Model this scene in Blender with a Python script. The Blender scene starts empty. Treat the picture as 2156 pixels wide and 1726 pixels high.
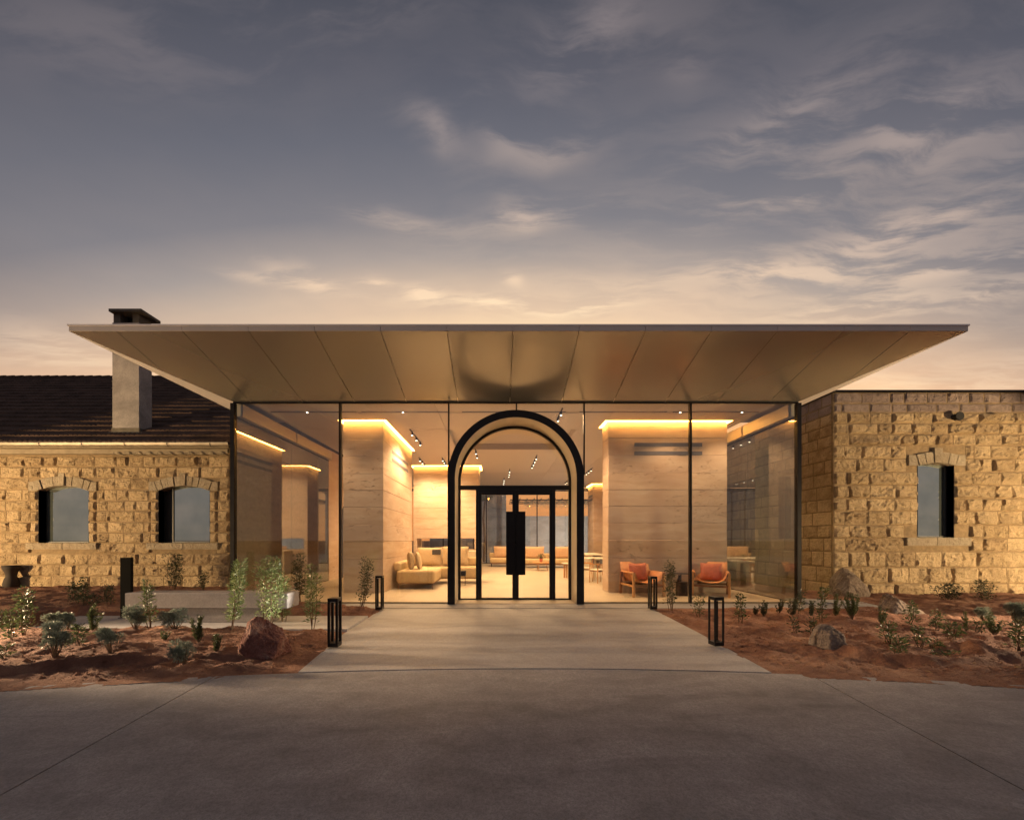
import bpy, math, random
import numpy as np
from mathutils import Vector, Matrix, noise as mnoise

R = random.Random(7)
SC = bpy.context.scene
COL = SC.collection
# ---------------------------------------------------------------- photograph geometry (2156 px wide view of the photo)
FP, VX, VY, EYE = 772.0, 1050.0, 1137.0, 1.45
def gp(px, py):                       # ground point seen at a pixel
    d = EYE * FP / (py - VY)
    return ((px - VX) / FP * d, d)
def ax(px, d): return (px - VX) / FP * d
def az(py, d): return EYE + (VY - py) / FP * d

# ---------------------------------------------------------------- camera
cd = bpy.data.cameras.new('camera'); cam = bpy.data.objects.new('camera', cd); COL.objects.link(cam)
cam.location = (0, 0, EYE); cam.rotation_euler = (math.pi / 2, 0, 0)
cd.sensor_width = 36; cd.lens = 36 * FP / 2156
cd.shift_x = (1078 - VX) / 2156; cd.shift_y = (VY - 863) / 2156
cd.clip_start = 0.05; cd.clip_end = 2000
SC.camera = cam
SC.view_settings.view_transform = 'Standard'; SC.view_settings.look = 'None'
SC.view_settings.exposure = 0.14; SC.view_settings.gamma = 1.0; SC.view_settings.use_curve_mapping = False
SC.render.engine = 'CYCLES'
cy = SC.cycles
cy.use_denoising = True
try: cy.denoiser = 'OPENIMAGEDENOISE'
except Exception: pass
cy.max_bounces = 9; cy.diffuse_bounces = 4; cy.glossy_bounces = 4; cy.transparent_max_bounces = 16; cy.transmission_bounces = 4
cy.sample_clamp_indirect = 4.0; cy.caustics_reflective = False; cy.caustics_refractive = False
cy.use_light_tree = True

# light strengths
K_FLOOD_L, K_FLOOD_R, K_SPOT, K_LED, K_SKY = 6000.0, 5200.0, 480.0, 60.0, 1.08
K_BED, K_GARDEN = 8500.0, 1600.0
WARM = (1.0, 0.60, 0.29)

# ---------------------------------------------------------------- node helpers
def srgb(r, g, b):
    f = lambda c: (c / 255 / 12.92) if c / 255 <= 0.04045 else ((c / 255 + 0.055) / 1.055) ** 2.4
    return (f(r), f(g), f(b), 1)
class NT:
    def __init__(s, tree): s.t = tree; tree.nodes.clear()
    def n(s, kind, **kw):
        nd = s.t.nodes.new(kind)
        for k, v in kw.items():
            if k == 'ins':
                for a, b in v.items(): s.set(nd, a, b)
            else: setattr(nd, k, v)
        return nd
    def set(s, nd, a, b):
        if isinstance(b, bpy.types.NodeSocket): s.t.links.new(b, nd.inputs[a])
        elif isinstance(b, bpy.types.Node): s.t.links.new(b.outputs[0], nd.inputs[a])
        else: nd.inputs[a].default_value = b
    def m(s, op, a, b=0.0, c=None, clamp=False):
        nd = s.n('ShaderNodeMath', operation=op, use_clamp=clamp); s.set(nd, 0, a); s.set(nd, 1, b)
        if c is not None: s.set(nd, 2, c)
        return nd.outputs[0]
    def mix(s, f, a, b, blend='MIX'):
        nd = s.n('ShaderNodeMix', data_type='RGBA', blend_type=blend); s.set(nd, 0, f); s.set(nd, 6, a); s.set(nd, 7, b)
        return nd.outputs[2]
    def noise(s, vec, scale, detail=4, rough=0.55, dist=0.0):
        return s.n('ShaderNodeTexNoise', ins={'Vector': vec, 'Scale': scale, 'Detail': detail, 'Roughness': rough, 'Distortion': dist}).outputs['Fac']
    def ramp(s, f, stops, interp='LINEAR'):
        nd = s.n('ShaderNodeValToRGB'); s.set(nd, 0, f); cr = nd.color_ramp; cr.interpolation = interp
        while len(cr.elements) < len(stops): cr.elements.new(0.5)
        for e, (p, c) in zip(cr.elements, stops):
            e.position = p; e.color = c if hasattr(c, '__len__') else (c, c, c, 1)
        return nd.outputs[0]

# ---------------------------------------------------------------- world: dusk sky
def build_world():
    w = bpy.data.worlds.new('World'); SC.world = w; w.use_nodes = True
    T = NT(w.node_tree)
    tc = T.n('ShaderNodeTexCoord'); vec = tc.outputs['Generated']
    sp = T.n('ShaderNodeSeparateXYZ', ins={0: vec}); x, y, z = sp.outputs
    zc = T.m('MAXIMUM', z, 0.0)
    q = T.m('MULTIPLY', T.m('SUBTRACT', zc, T.m('MULTIPLY', y, 1.19)), 1 / 1.554)
    f = T.m('MULTIPLY_ADD', q, 1 / 1.6, 0.7 / 1.6)      # q -0.7..0.9 -> 0..1
    P = lambda v: (v + 0.7) / 1.6
    grad = T.ramp(f, [(0, srgb(232, 165, 105)), (P(-.45), srgb(240, 190, 138)), (P(-.335), srgb(233, 201, 164)), (P(-.30), srgb(210, 183, 157)),
                      (P(-.26), srgb(196, 174, 154)), (P(-.21), srgb(160, 149, 143)), (P(-.144), srgb(122, 120, 125)), (P(-.046), srgb(101, 102, 111)),
                      (P(.035), srgb(86, 87, 97)), (P(.1), srgb(74, 76, 86)), (P(.3), srgb(80, 83, 96)), (1, srgb(126, 122, 126))])
    # warmer towards the horizon
    low = T.m('SUBTRACT', 1.0, T.m('DIVIDE', zc, 0.46), clamp=True)
    tint = T.mix(low, (1, 1, 1, 1), (1.12, 0.86, 0.66, 1))
    grad = T.mix(1.0, grad, tint, 'MULTIPLY')
    # cloud deck seen in perspective
    dz = T.m('ADD', zc, 0.06)
    cx_ = T.m('DIVIDE', x, dz); cy_ = T.m('DIVIDE', y, dz)
    pl = T.n('ShaderNodeCombineXYZ', ins={0: cx_, 1: cy_, 2: 0.0}).outputs[0]
    warp = T.n('ShaderNodeTexNoise', ins={'Vector': pl, 'Scale': 1.1, 'Detail': 4, 'Roughness': 0.6}).outputs['Color']
    wv = T.n('ShaderNodeVectorMath', operation='SUBTRACT', ins={0: warp, 1: (0.5, 0.5, 0.5)}).outputs[0]
    wv2 = T.n('ShaderNodeVectorMath', operation='SCALE', ins={0: wv, 'Scale': 0.30}).outputs[0]
    pw = T.n('ShaderNodeVectorMath', operation='ADD', ins={0: pl, 1: wv2}).outputs[0]
    def streak(rot, sx, sy, sc, det=9, ro=0.62, src=pw):
        mp = T.n('ShaderNodeMapping', ins={'Vector': src, 'Rotation': (0, 0, rot), 'Scale': (sx, sy, 1)})
        return T.noise(mp.outputs[0], sc, det, ro)
    fine = streak(0.5, .9, 4.6, 2.3)
    fine2 = streak(0.40, 1.0, 3.4, 4.2)
    broad = streak(0.48, 0.45, 1.7, 1.15, 5)
    masks = None
    # wisps: end points and width, measured on the photo and laid into the cloud deck
    W = [((850, 245), (960, 292), 20, .9), ((1000, 225), (1080, 300), 34, .5), ((1040, 315), (1230, 285), 30, .9), ((1130, 165), (1270, 85), 50, .55), ((1200, 60), (1330, 20), 40, .5),
         ((1230, 50), (1500, 10), 60, .35), ((1420, 130), (1480, 150), 26, .4), ((1540, 290), (1800, 170), 46, .7), ((1600, 300), (2120, 240), 80, .5), ((1840, 300), (2060, 220), 34, .85), ((1960, 310), (2156, 260), 40, .5),
         ((1540, 430), (1770, 392), 30, .9), ((1750, 500), (2060, 425), 36, 1.0), ((1400, 590), (1880, 560), 17, 1.0), ((1600, 560), (2120, 490), 44, .75), ((1780, 610), (2156, 540), 22, 1.0), ((1650, 672), (2000, 628), 20, 1.0), ((2000, 650), (2156, 610), 18, .7),
         ((720, 425), (900, 455), 17, .8), ((1000, 470), (1240, 435), 30, .85), ((1060, 410), (1130, 470), 26, .5),
         ((430, 556), (540, 582), 10, .8), ((560, 570), (700, 600), 20, 1.5), ((760, 597), (825, 600), 9, 1.6), ((860, 615), (920, 622), 13, 1.6), ((900, 635), (1190, 655), 12, 1.5), ((1070, 590), (1110, 610), 12, 1.1), ((1160, 655), (1330, 640), 12, 1.0),
         ((0, 700), (230, 735), 26, .9), ((0, 750), (220, 765), 14, .8), ((30, 90), (520, 120), 60, .3), ((0, 20), (700, 10), 50, .35), ((520, 60), (900, 20), 40, .35)]
    def to_pl(px, py):
        X, Y, Z = (px - VX) / FP, 1.0, (VY - py) / FP
        L = math.sqrt(X * X + Y * Y + Z * Z); X /= L; Y /= L; Z /= L
        return X / (Z + .06), Y / (Z + .06)
    for (a, b, wd, amp) in W:
        A = to_pl(*a); B = to_pl(*b)
        mxp, myp = (a[0] + b[0]) / 2, (a[1] + b[1]) / 2
        C = ((A[0] + B[0]) / 2, (A[1] + B[1]) / 2)
        D = to_pl(mxp, myp - wd); wv_ = (D[0] - C[0], D[1] - C[1])
        u = (B[0] - A[0], B[1] - A[1]); lu = math.hypot(*u); u = (u[0] / lu, u[1] / lu); v = (-u[1], u[0])
        hw = 1.35 * max(0.02, abs(wv_[0] * v[0] + wv_[1] * v[1])); hl = lu / 2 * 1.25
        dx = T.m('SUBTRACT', T.pwx, C[0]) if hasattr(T, 'pwx') else None
        if dx is None:
            s2 = T.n('ShaderNodeSeparateXYZ', ins={0: pw}); T.pwx, T.pwy = s2.outputs[0], s2.outputs[1]
            dx = T.m('SUBTRACT', T.pwx, C[0])
        dy = T.m('SUBTRACT', T.pwy, C[1])
        ua = T.m('ADD', T.m('MULTIPLY', dx, u[0] / hl), T.m('MULTIPLY', dy, u[1] / hl))
        va = T.m('ADD', T.m('MULTIPLY', dx, v[0] / hw), T.m('MULTIPLY', dy, v[1] / hw))
        r2 = T.m('ADD', T.m('MULTIPLY', ua, ua), T.m('MULTIPLY', va, va))
        g = T.m('MULTIPLY', T.m('EXPONENT', T.m('MULTIPLY', r2, -1.0)), amp)
        masks = g if masks is None else T.m('ADD', masks, g)
    fr = T.ramp(T.m('ADD', T.m('MULTIPLY', fine, .6), T.m('MULTIPLY', fine2, .4)), [(.42, 0.06), (.58, 1)], 'EASE')
    side = T.m('MULTIPLY_ADD', cx_, 0.36, 0.22, clamp=True)
    bg = T.m('MULTIPLY', T.m('MULTIPLY', T.ramp(broad, [(.38, 0), (.66, 1)]), fr), side)
    dens = T.m('ADD', T.m('MULTIPLY', masks, fr), bg)
    dens = T.m('MULTIPLY', dens, T.m('MULTIPLY', zc, 6.0, clamp=True))
    dens = T.m('MULTIPLY', dens, 0.62, clamp=True)
    ccol = T.ramp(f, [(0, srgb(245, 190, 135)), (P(-.36), srgb(255, 226, 182)), (P(-.26), srgb(232, 203, 172)), (P(-.15), srgb(190, 170, 156)), (P(0), srgb(150, 138, 136)), (P(.2), srgb(112, 106, 112)), (1, srgb(75, 75, 88))])
    col = T.mix(dens, grad, ccol)
    # faint grey veil variation
    veil = T.ramp(streak(0.2, .7, 1.1, .9, 5), [(.35, (0.90, .92, .95, 1)), (.65, (1.08, 1.04, 1.01, 1))])
    col = T.mix(1.0, col, veil, 'MULTIPLY')
    # below the horizon: dark ground colour
    col = T.mix(T.m('MULTIPLY', z, -12, clamp=True), col, srgb(70, 58, 52))
    bgn = T.n('ShaderNodeBackground', ins={'Color': col, 'Strength': K_SKY})
    out = T.n('ShaderNodeOutputWorld'); T.set(out, 0, bgn.outputs[0])
build_world()

# ---------------------------------------------------------------- materials
MATS = {}
def new_mat(name):
    m = bpy.data.materials.new(name); m.use_nodes = True; MATS[name] = m
    return m, NT(m.node_tree)
def principled(T, color, rough=0.6, metal=0.0, bump=None, bdist=0.01, bstr=1.0, **kw):
    b = T.n('ShaderNodeBsdfPrincipled'); T.set(b, 'Base Color', color); T.set(b, 'Roughness', rough); T.set(b, 'Metallic', metal)
    for k, v in kw.items(): T.set(b, k.replace('_', ' '), v)
    if bump is not None:
        bn = T.n('ShaderNodeBump', ins={'Height': bump, 'Distance': bdist, 'Strength': bstr}); T.set(b, 'Normal', bn.outputs[0])
    o = T.n('ShaderNodeOutputMaterial'); T.set(o, 0, b.outputs[0]); return b
def pos(T): return T.n('ShaderNodeNewGeometry').outputs['Position']
def objrand(T): return T.n('ShaderNodeObjectInfo').outputs['Random']
def isl(T): return T.n('ShaderNodeNewGeometry').outputs['Random Per Island']
def c4(r, g, b): return (r, g, b, 1)

def simple(name, col, rough=.5, metal=0., nscale=12, var=.12, bump=.0, **kw):
    m, T = new_mat(name); p = pos(T)
    n = T.noise(p, nscale, 6, .6)
    lo = tuple(c * (1 - var) for c in col); hi = tuple(c * (1 + var) for c in col)
    colr = T.ramp(n, [(.3, (*lo, 1)), (.7, (*hi, 1))])
    n2 = T.noise(p, nscale * 9, 4, .6) if bump else None
    rr = T.m('MULTIPLY_ADD', n, .16, rough - .08)
    principled(T, colr, rr, metal, n2, bump or .01, **kw); return m

def m_stone(name, base, warmc, dark):
    m, T = new_mat(name); p = pos(T); r = objrand(T)
    a = T.noise(p, 5, 8, .65); b = T.noise(p, 34, 8, .7); c = T.noise(p, 1.3, 3, .5)
    col = T.mix(r, c4(*base), c4(*warmc)); r2 = T.m('FRACT', T.m('MULTIPLY', r, 17.3))
    col = T.mix(T.m('MULTIPLY', T.ramp(r2, [(.72, 0), (.95, 1)]), .45), col, c4(*[x * 1.6 for x in dark]))
    col = T.mix(T.m('MULTIPLY', T.ramp(r2, [(.05, 1), (.25, 0)]), .5), col, c4(*[min(1, x * 1.3) for x in base]))
    col = T.mix(T.ramp(a, [(.36, 0), (.62, 1)]), col, T.mix(.5, col, c4(*[min(1, x * 1.35) for x in base])))
    col = T.mix(T.m('MULTIPLY', T.ramp(b, [(.50, 0), (.72, 1)]), .55), col, c4(*dark))
    col = T.mix(T.m('MULTIPLY', T.ramp(c, [(.5, 0), (.75, 1)]), .35), col, c4(*dark))
    pit = T.n('ShaderNodeTexVoronoi', feature='F1', ins={'Vector': p, 'Scale': 46.0}).outputs['Distance']
    pitm = T.ramp(pit, [(.08, 0), (.3, 1)])
    md = T.noise(p, 13, 6, .62, .8)
    col = T.mix(T.m('MULTIPLY', T.ramp(md, [(.34, 1), (.46, 0)]), .20), col, c4(*dark))
    h = T.m('ADD', T.m('MULTIPLY', b, .7), T.m('ADD', T.m('MULTIPLY', a, .8), T.m('ADD', T.m('MULTIPLY', md, 1.5), T.m('MULTIPLY', pitm, .18))))
    principled(T, col, .9, 0, h, .055, 1.0); return m
m_stone('split_limestone', (.57, .44, .27), (.37, .27, .15), (.13, .08, .04))
m_stone('dressed_limestone', (.42, .36, .27), (.38, .32, .23), (.22, .17, .11))
m_stone('unlit_coping_sandstone', (.34, .27, .235), (.27, .21, .19), (.13, .10, .09))  # smooth coping; the missing flood light is put into a darker, pinker colour
simple('mortar', (.26, .19, .11), .95, nscale=8, var=.3, bump=.012)

def m_rammed():
    m, T = new_mat('rammed_earth'); p = pos(T); r = objrand(T)
    mp = T.n('ShaderNodeMapping', ins={'Vector': p, 'Scale': (1, 1, 4.5)}).outputs[0]
    strata = T.noise(mp, 1.0, 7, .62, .6); blot = T.noise(p, 1.0, 4, .5); fine = T.noise(p, 60, 5, .6)
    col = T.ramp(strata, [(.30, c4(.44, .325, .235)), (.5, c4(.53, .405, .305)), (.70, c4(.60, .49, .40))])
    col = T.mix(T.m('MULTIPLY', r, .45), col, c4(.44, .35, .30))
    col = T.mix(T.m('MULTIPLY', T.ramp(blot, [(.45, 0), (.65, 1)]), .4), col, c4(.42, .29, .20))
    mp2 = T.n('ShaderNodeMapping', ins={'Vector': p, 'Scale': (1, 1, 3.2)}).outputs[0]
    crack = T.noise(mp2, 6.5, 8, .7, 1.2)
    sp = T.n('ShaderNodeSeparateXYZ', ins={0: p})
    patch = T.noise(T.n('ShaderNodeMapping', ins={'Vector': p, 'Scale': (.7, .7, 1.4)}).outputs[0], .9, 2)
    ck = T.m('MULTIPLY', T.ramp(crack, [(.60, 0), (.64, 1)]), T.ramp(patch, [(.52, 0), (.60, 1)]))
    col = T.mix(T.m('MULTIPLY', ck, .5), col, c4(.2, .13, .09))
    h = T.m('SUBTRACT', T.m('ADD', T.m('MULTIPLY', strata, .35), T.m('MULTIPLY', fine, .25)), T.m('MULTIPLY', ck, 1.3))
    principled(T, col, .85, 0, h, .026, 1.0)
m_rammed()
def m_concrete(name, lo, hi, rough=.75, sheen_marks=False):
    m, T = new_mat(name); p = pos(T)
    a = T.noise(T.n('ShaderNodeMapping', ins={'Vector': p, 'Rotation': (0, 0, .35), 'Scale': (.7, 1.6, 1)}).outputs[0], 1.0, 8, .62, .7)
    b = T.noise(p, 5.5, 7, .65, .4); c = T.noise(p, 110, 3, .7)
    st = T.noise(T.n('ShaderNodeMapping', ins={'Vector': p, 'Location': (3, 8, 0), 'Scale': (.35, 1.1, 1)}).outputs[0], 1.6, 4, .5, 1.5)
    f = T.m('ADD', T.m('MULTIPLY', a, .55), T.m('MULTIPLY', b, .45))
    col = T.ramp(f, [(.36, c4(*lo)), (.62, c4(*hi))])
    col = T.mix(T.m('MULTIPLY', T.ramp(st, [(.48, 0), (.64, 1)]), .40), col, c4(*[x * .55 for x in lo]))
    col = T.mix(T.m('MULTIPLY', T.ramp(c, [(.40, 1), (.54, 0)]), .40), col, c4(*[x * .45 for x in lo]))
    gr = T.noise(p, 32, 5, .75); col = T.mix(T.m('MULTIPLY', T.ramp(gr, [(.40, 1), (.56, 0)]), .30), col, c4(*[x * .5 for x in lo]))
    h = T.m('ADD', T.m('MULTIPLY', c, .12), T.m('MULTIPLY', b, .2))
    rr = T.m('MULTIPLY_ADD', b, .25, rough - .12)
    principled(T, col, rr, 0, h, .012, .8)
m_concrete('drive_concrete', (.225, .217, .222), (.385, .370, .372), .72)
m_concrete('path_concrete', (.36, .352, .355), (.44, .43, .43), .62)
m_concrete('bench_concrete', (.20, .185, .19), (.28, .26, .26), .7)
m_concrete('grey_concrete', (.34, .33, .34), (.44, .43, .44), .8)
m_concrete('chimney_render', (.30, .28, .27), (.48, .44, .42), .85)
def m_soil():
    m, T = new_mat('red_soil'); p = pos(T)
    a = T.noise(p, 1.3, 7, .65); b = T.noise(p, 7, 8, .7); c = T.noise(p, 45, 8, .72)
    col = T.ramp(a, [(.35, c4(.15, .062, .038)), (.52, c4(.25, .115, .07)), (.68, c4(.42, .24, .15))])
    col = T.mix(T.m('MULTIPLY', T.ramp(b, [(.5, 0), (.7, 1)]), .5), col, c4(.40, .22, .14))
    col = T.mix(T.m('MULTIPLY', T.ramp(c, [(.5, 0), (.7, 1)]), .5), col, c4(.11, .045, .028))
    h = T.m('ADD', T.m('MULTIPLY', b, 1.0), T.m('MULTIPLY', c, .55))
    principled(T, col, .95, 0, h, .07, 1.0)
m_soil()
def m_rock(name, c1, c2, c3):
    m, T = new_mat(name); p = pos(T)
    a = T.noise(p, 4, 8, .7, .6); b = T.noise(p, 30, 8, .75)
    col = T.ramp(a, [(.34, c4(*c1)), (.5, c4(*c2)), (.66, c4(*c3))])
    col = T.mix(T.m('MULTIPLY', T.ramp(b, [(.48, 0), (.66, 1)]), .6), col, c4(*[x * .35 for x in c1]))
    principled(T, col, .92, 0, T.m('ADD', T.m('MULTIPLY', a, 1.2), b), .05, 1.0)
m_rock('red_rock', (.17, .055, .04), (.28, .12, .09), (.50, .34, .27))
m_rock('grey_rock', (.17, .125, .095), (.27, .21, .165), (.38, .32, .27))
def m_canopy():
    m, T = new_mat('champagne_metal'); p = pos(T); r = objrand(T)
    n = T.noise(T.n('ShaderNodeMapping', ins={'Vector': p, 'Scale': (1, 1, 1)}).outputs[0], 1.5, 3)
    col = T.mix(r, c4(.46, .445, .41), c4(.50, .48, .44))
    principled(T, col, T.m('MULTIPLY_ADD', n, .08, .21), .72)
m_canopy()
simple('fascia_metal', (.54, .49, .47), .55, .0, 3, .05)
simple('lip_metal', (.80, .76, .78), .35, .0, 3, .05)
simple('black_steel', (.012, .011, .013), .38, .6, 6, .2)
simple('door_steel', (.010, .009, .010), .5, .3, 6, .2)
simple('cream_lining', (.50, .44, .34), .42, .05, 2, .04)
simple('pull_plate_steel', (.006, .005, .006), .3, .5, 6, .2)
simple('rubber', (.01, .01, .01), .8)
simple('matt_black', (.005, .005, .005), .9, 0, 6, .2, Specular_IOR_Level=.1)
def m_ceiling():
    m, T = new_mat('ceiling_panel_white'); p = pos(T); r = objrand(T)
    n = T.noise(p, 1.0, 3)
    col = T.mix(r, c4(.50, .45, .41), c4(.55, .50, .455))
    principled(T, col, .42, .1, n, .003, .4)
m_ceiling()
def m_floor():
    m, T = new_mat('polished_floor'); p = pos(T)
    a = T.noise(p, .7, 5, .6); b = T.noise(p, 90, 3, .7)
    col = T.ramp(a, [(.35, c4(.40, .34, .26)), (.65, c4(.47, .41, .32))])
    col = T.mix(T.m('MULTIPLY', T.ramp(b, [(.45, 1), (.55, 0)]), .12), col, c4(.25, .21, .17))
    principled(T, col, .42, 0, T.noise(p, 3, 3), .002, .4)
m_floor()
def m_glass(name='clear_glass', tint=(.955, .97, .96)):
    m, T = new_mat(name)
    g = T.n('ShaderNodeNewGeometry')
    ior = T.m('MULTIPLY_ADD', g.outputs['Backfacing'], (1 / 1.7 - 1.7), 1.7)
    fr = T.n('ShaderNodeFresnel', ins={'IOR': ior})
    tr = T.n('ShaderNodeBsdfTransparent', ins={'Color': (*tint, 1)})
    gl = T.n('ShaderNodeBsdfGlossy', ins={'Color': (1, 1, 1, 1), 'Roughness': 0.0})
    mx = T.n('ShaderNodeMixShader', ins={0: fr.outputs[0], 1: tr.outputs[0], 2: gl.outputs[0]})
    o = T.n('ShaderNodeOutputMaterial'); T.set(o, 0, mx.outputs[0])
m_glass()
def m_coated():
    m, T = new_mat('coated_glass')
    g = T.n('ShaderNodeNewGeometry')
    ior = T.m('MULTIPLY_ADD', g.outputs['Backfacing'], (1 / 2.6 - 2.6), 2.6)
    fr = T.n('ShaderNodeFresnel', ins={'IOR': ior})
    tr = T.n('ShaderNodeBsdfTransparent', ins={'Color': (.86, .91, .90, 1)})
    gl = T.n('ShaderNodeBsdfGlossy', ins={'Color': (.97, .98, 1, 1), 'Roughness': 0.0})
    mx = T.n('ShaderNodeMixShader', ins={0: fr.outputs[0], 1: tr.outputs[0], 2: gl.outputs[0]})
    o = T.n('ShaderNodeOutputMaterial'); T.set(o, 0, mx.outputs[0])
m_coated()
def m_emit(name, col, s):
    m, T = new_mat(name); e = T.n('ShaderNodeEmission', ins={'Color': (*col, 1), 'Strength': s}); o = T.n('ShaderNodeOutputMaterial'); T.set(o, 0, e.outputs[0])
m_emit('led_glow', (1.0, .44, .085), K_LED)
m_emit('spot_glow', (1.0, .86, .62), 14)
m_emit('flood_glow', (1.0, .78, .5), 20)
m_emit('bollard_glow', (1, .8, .55), 6)
m_emit('cove_glow', (1.0, .62, .32), 2.0)
def m_roof():
    m, T = new_mat('dark_roof_tile'); p = pos(T)
    a = T.noise(p, 2.2, 5, .6); b = T.noise(p, 30, 5, .7)
    col = T.ramp(a, [(.35, c4(.05, .033, .026)), (.65, c4(.10, .064, .05))])
    principled(T, col, .9, 0, b, .01, 1.0, Specular_IOR_Level=.15)
m_roof()
simple('gutter_zinc', (.36, .32, .26), .4, .6, 4, .15)
simple('eaves_board', (.30, .25, .18), .8, 0, 6, .2, .006)
simple('chimney_cap_stone', (.13, .115, .09), .9, 0, 6, .3, .01)
simple('window_frame_paint', (.015, .015, .015), .5)
def m_pane():
    m, T = new_mat('frosted_panel'); n = T.noise(pos(T), 1.4, 4)
    principled(T, T.ramp(n, [(.35, c4(.60, .74, .74)), (.65, c4(.74, .87, .86))]), .035, .93)
m_pane()
simple('shaded_reveal_plaster', (.05, .045, .04), .9)  # shade inside the window reveals is put into this near-black colour
simple('slot_grille', (.10, .10, .13), .5, .3)
simple('sofa_fabric', (.55, .42, .24), .85, 0, 18, .08, .004)
simple('cushion_fabric', (.42, .32, .20), .9, 0, 20, .12, .006)
simple('cushion_light', (.58, .46, .30), .9, 0, 20, .08, .006)
simple('tan_leather', (.54, .25, .115), .45, 0, 14, .14, .003)
simple('red_leather', (.46, .14, .085), .5, 0, 10, .2, .006)
def m_wood(name, a, b):
    m, T = new_mat(name); p = pos(T)
    n = T.noise(T.n('ShaderNodeMapping', ins={'Vector': p, 'Scale': (14, 14, 1.4)}).outputs[0], 2, 6, .65, .6)
    principled(T, T.ramp(n, [(.35, c4(*a)), (.65, c4(*b))]), .5, 0, n, .003)
m_wood('oak', (.42, .21, .08), (.58, .32, .14))
m_wood('walnut', (.13, .05, .025), (.20, .085, .04))
m_wood('pale_oak', (.50, .33, .17), (.64, .46, .27))
simple('white_ceramic', (.7, .68, .62), .3)
simple('white_tabletop', (.62, .57, .47), .5)
simple('slate_fabric', (.07, .075, .09), .9, 0, 20, .2, .004)
def m_leaf(name, a, b, c, tr=.25):
    m, T = new_mat(name); p = pos(T); r = isl(T)
    col = T.ramp(r, [(0, c4(*a)), (.55, c4(*b)), (1, c4(*c))])
    bd = T.n('ShaderNodeBsdfPrincipled', ins={'Base Color': col, 'Roughness': .42})
    tl = T.n('ShaderNodeBsdfTranslucent', ins={'Color': col})
    mx = T.n('ShaderNodeMixShader', ins={0: tr, 1: bd.outputs[0], 2: tl.outputs[0]})
    o = T.n('ShaderNodeOutputMaterial'); T.set(o, 0, mx.outputs[0])
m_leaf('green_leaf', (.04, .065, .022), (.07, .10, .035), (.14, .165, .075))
m_leaf('lit_leaf', (.09, .14, .045), (.16, .22, .08), (.33, .37, .2))  # extra light on the brightest shrubs is put into a paler leaf colour
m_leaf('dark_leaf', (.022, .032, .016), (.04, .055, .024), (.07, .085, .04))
m_leaf('silver_leaf', (.12, .15, .12), (.19, .23, .19), (.29, .33, .27))
simple('pale_litter', (.30, .19, .10), .9, 0, 30, .3)
simple('twig_bark', (.12, .075, .045), .9, 0, 30, .3)
simple('urn_terracotta', (.03, .022, .018), .85)

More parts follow.
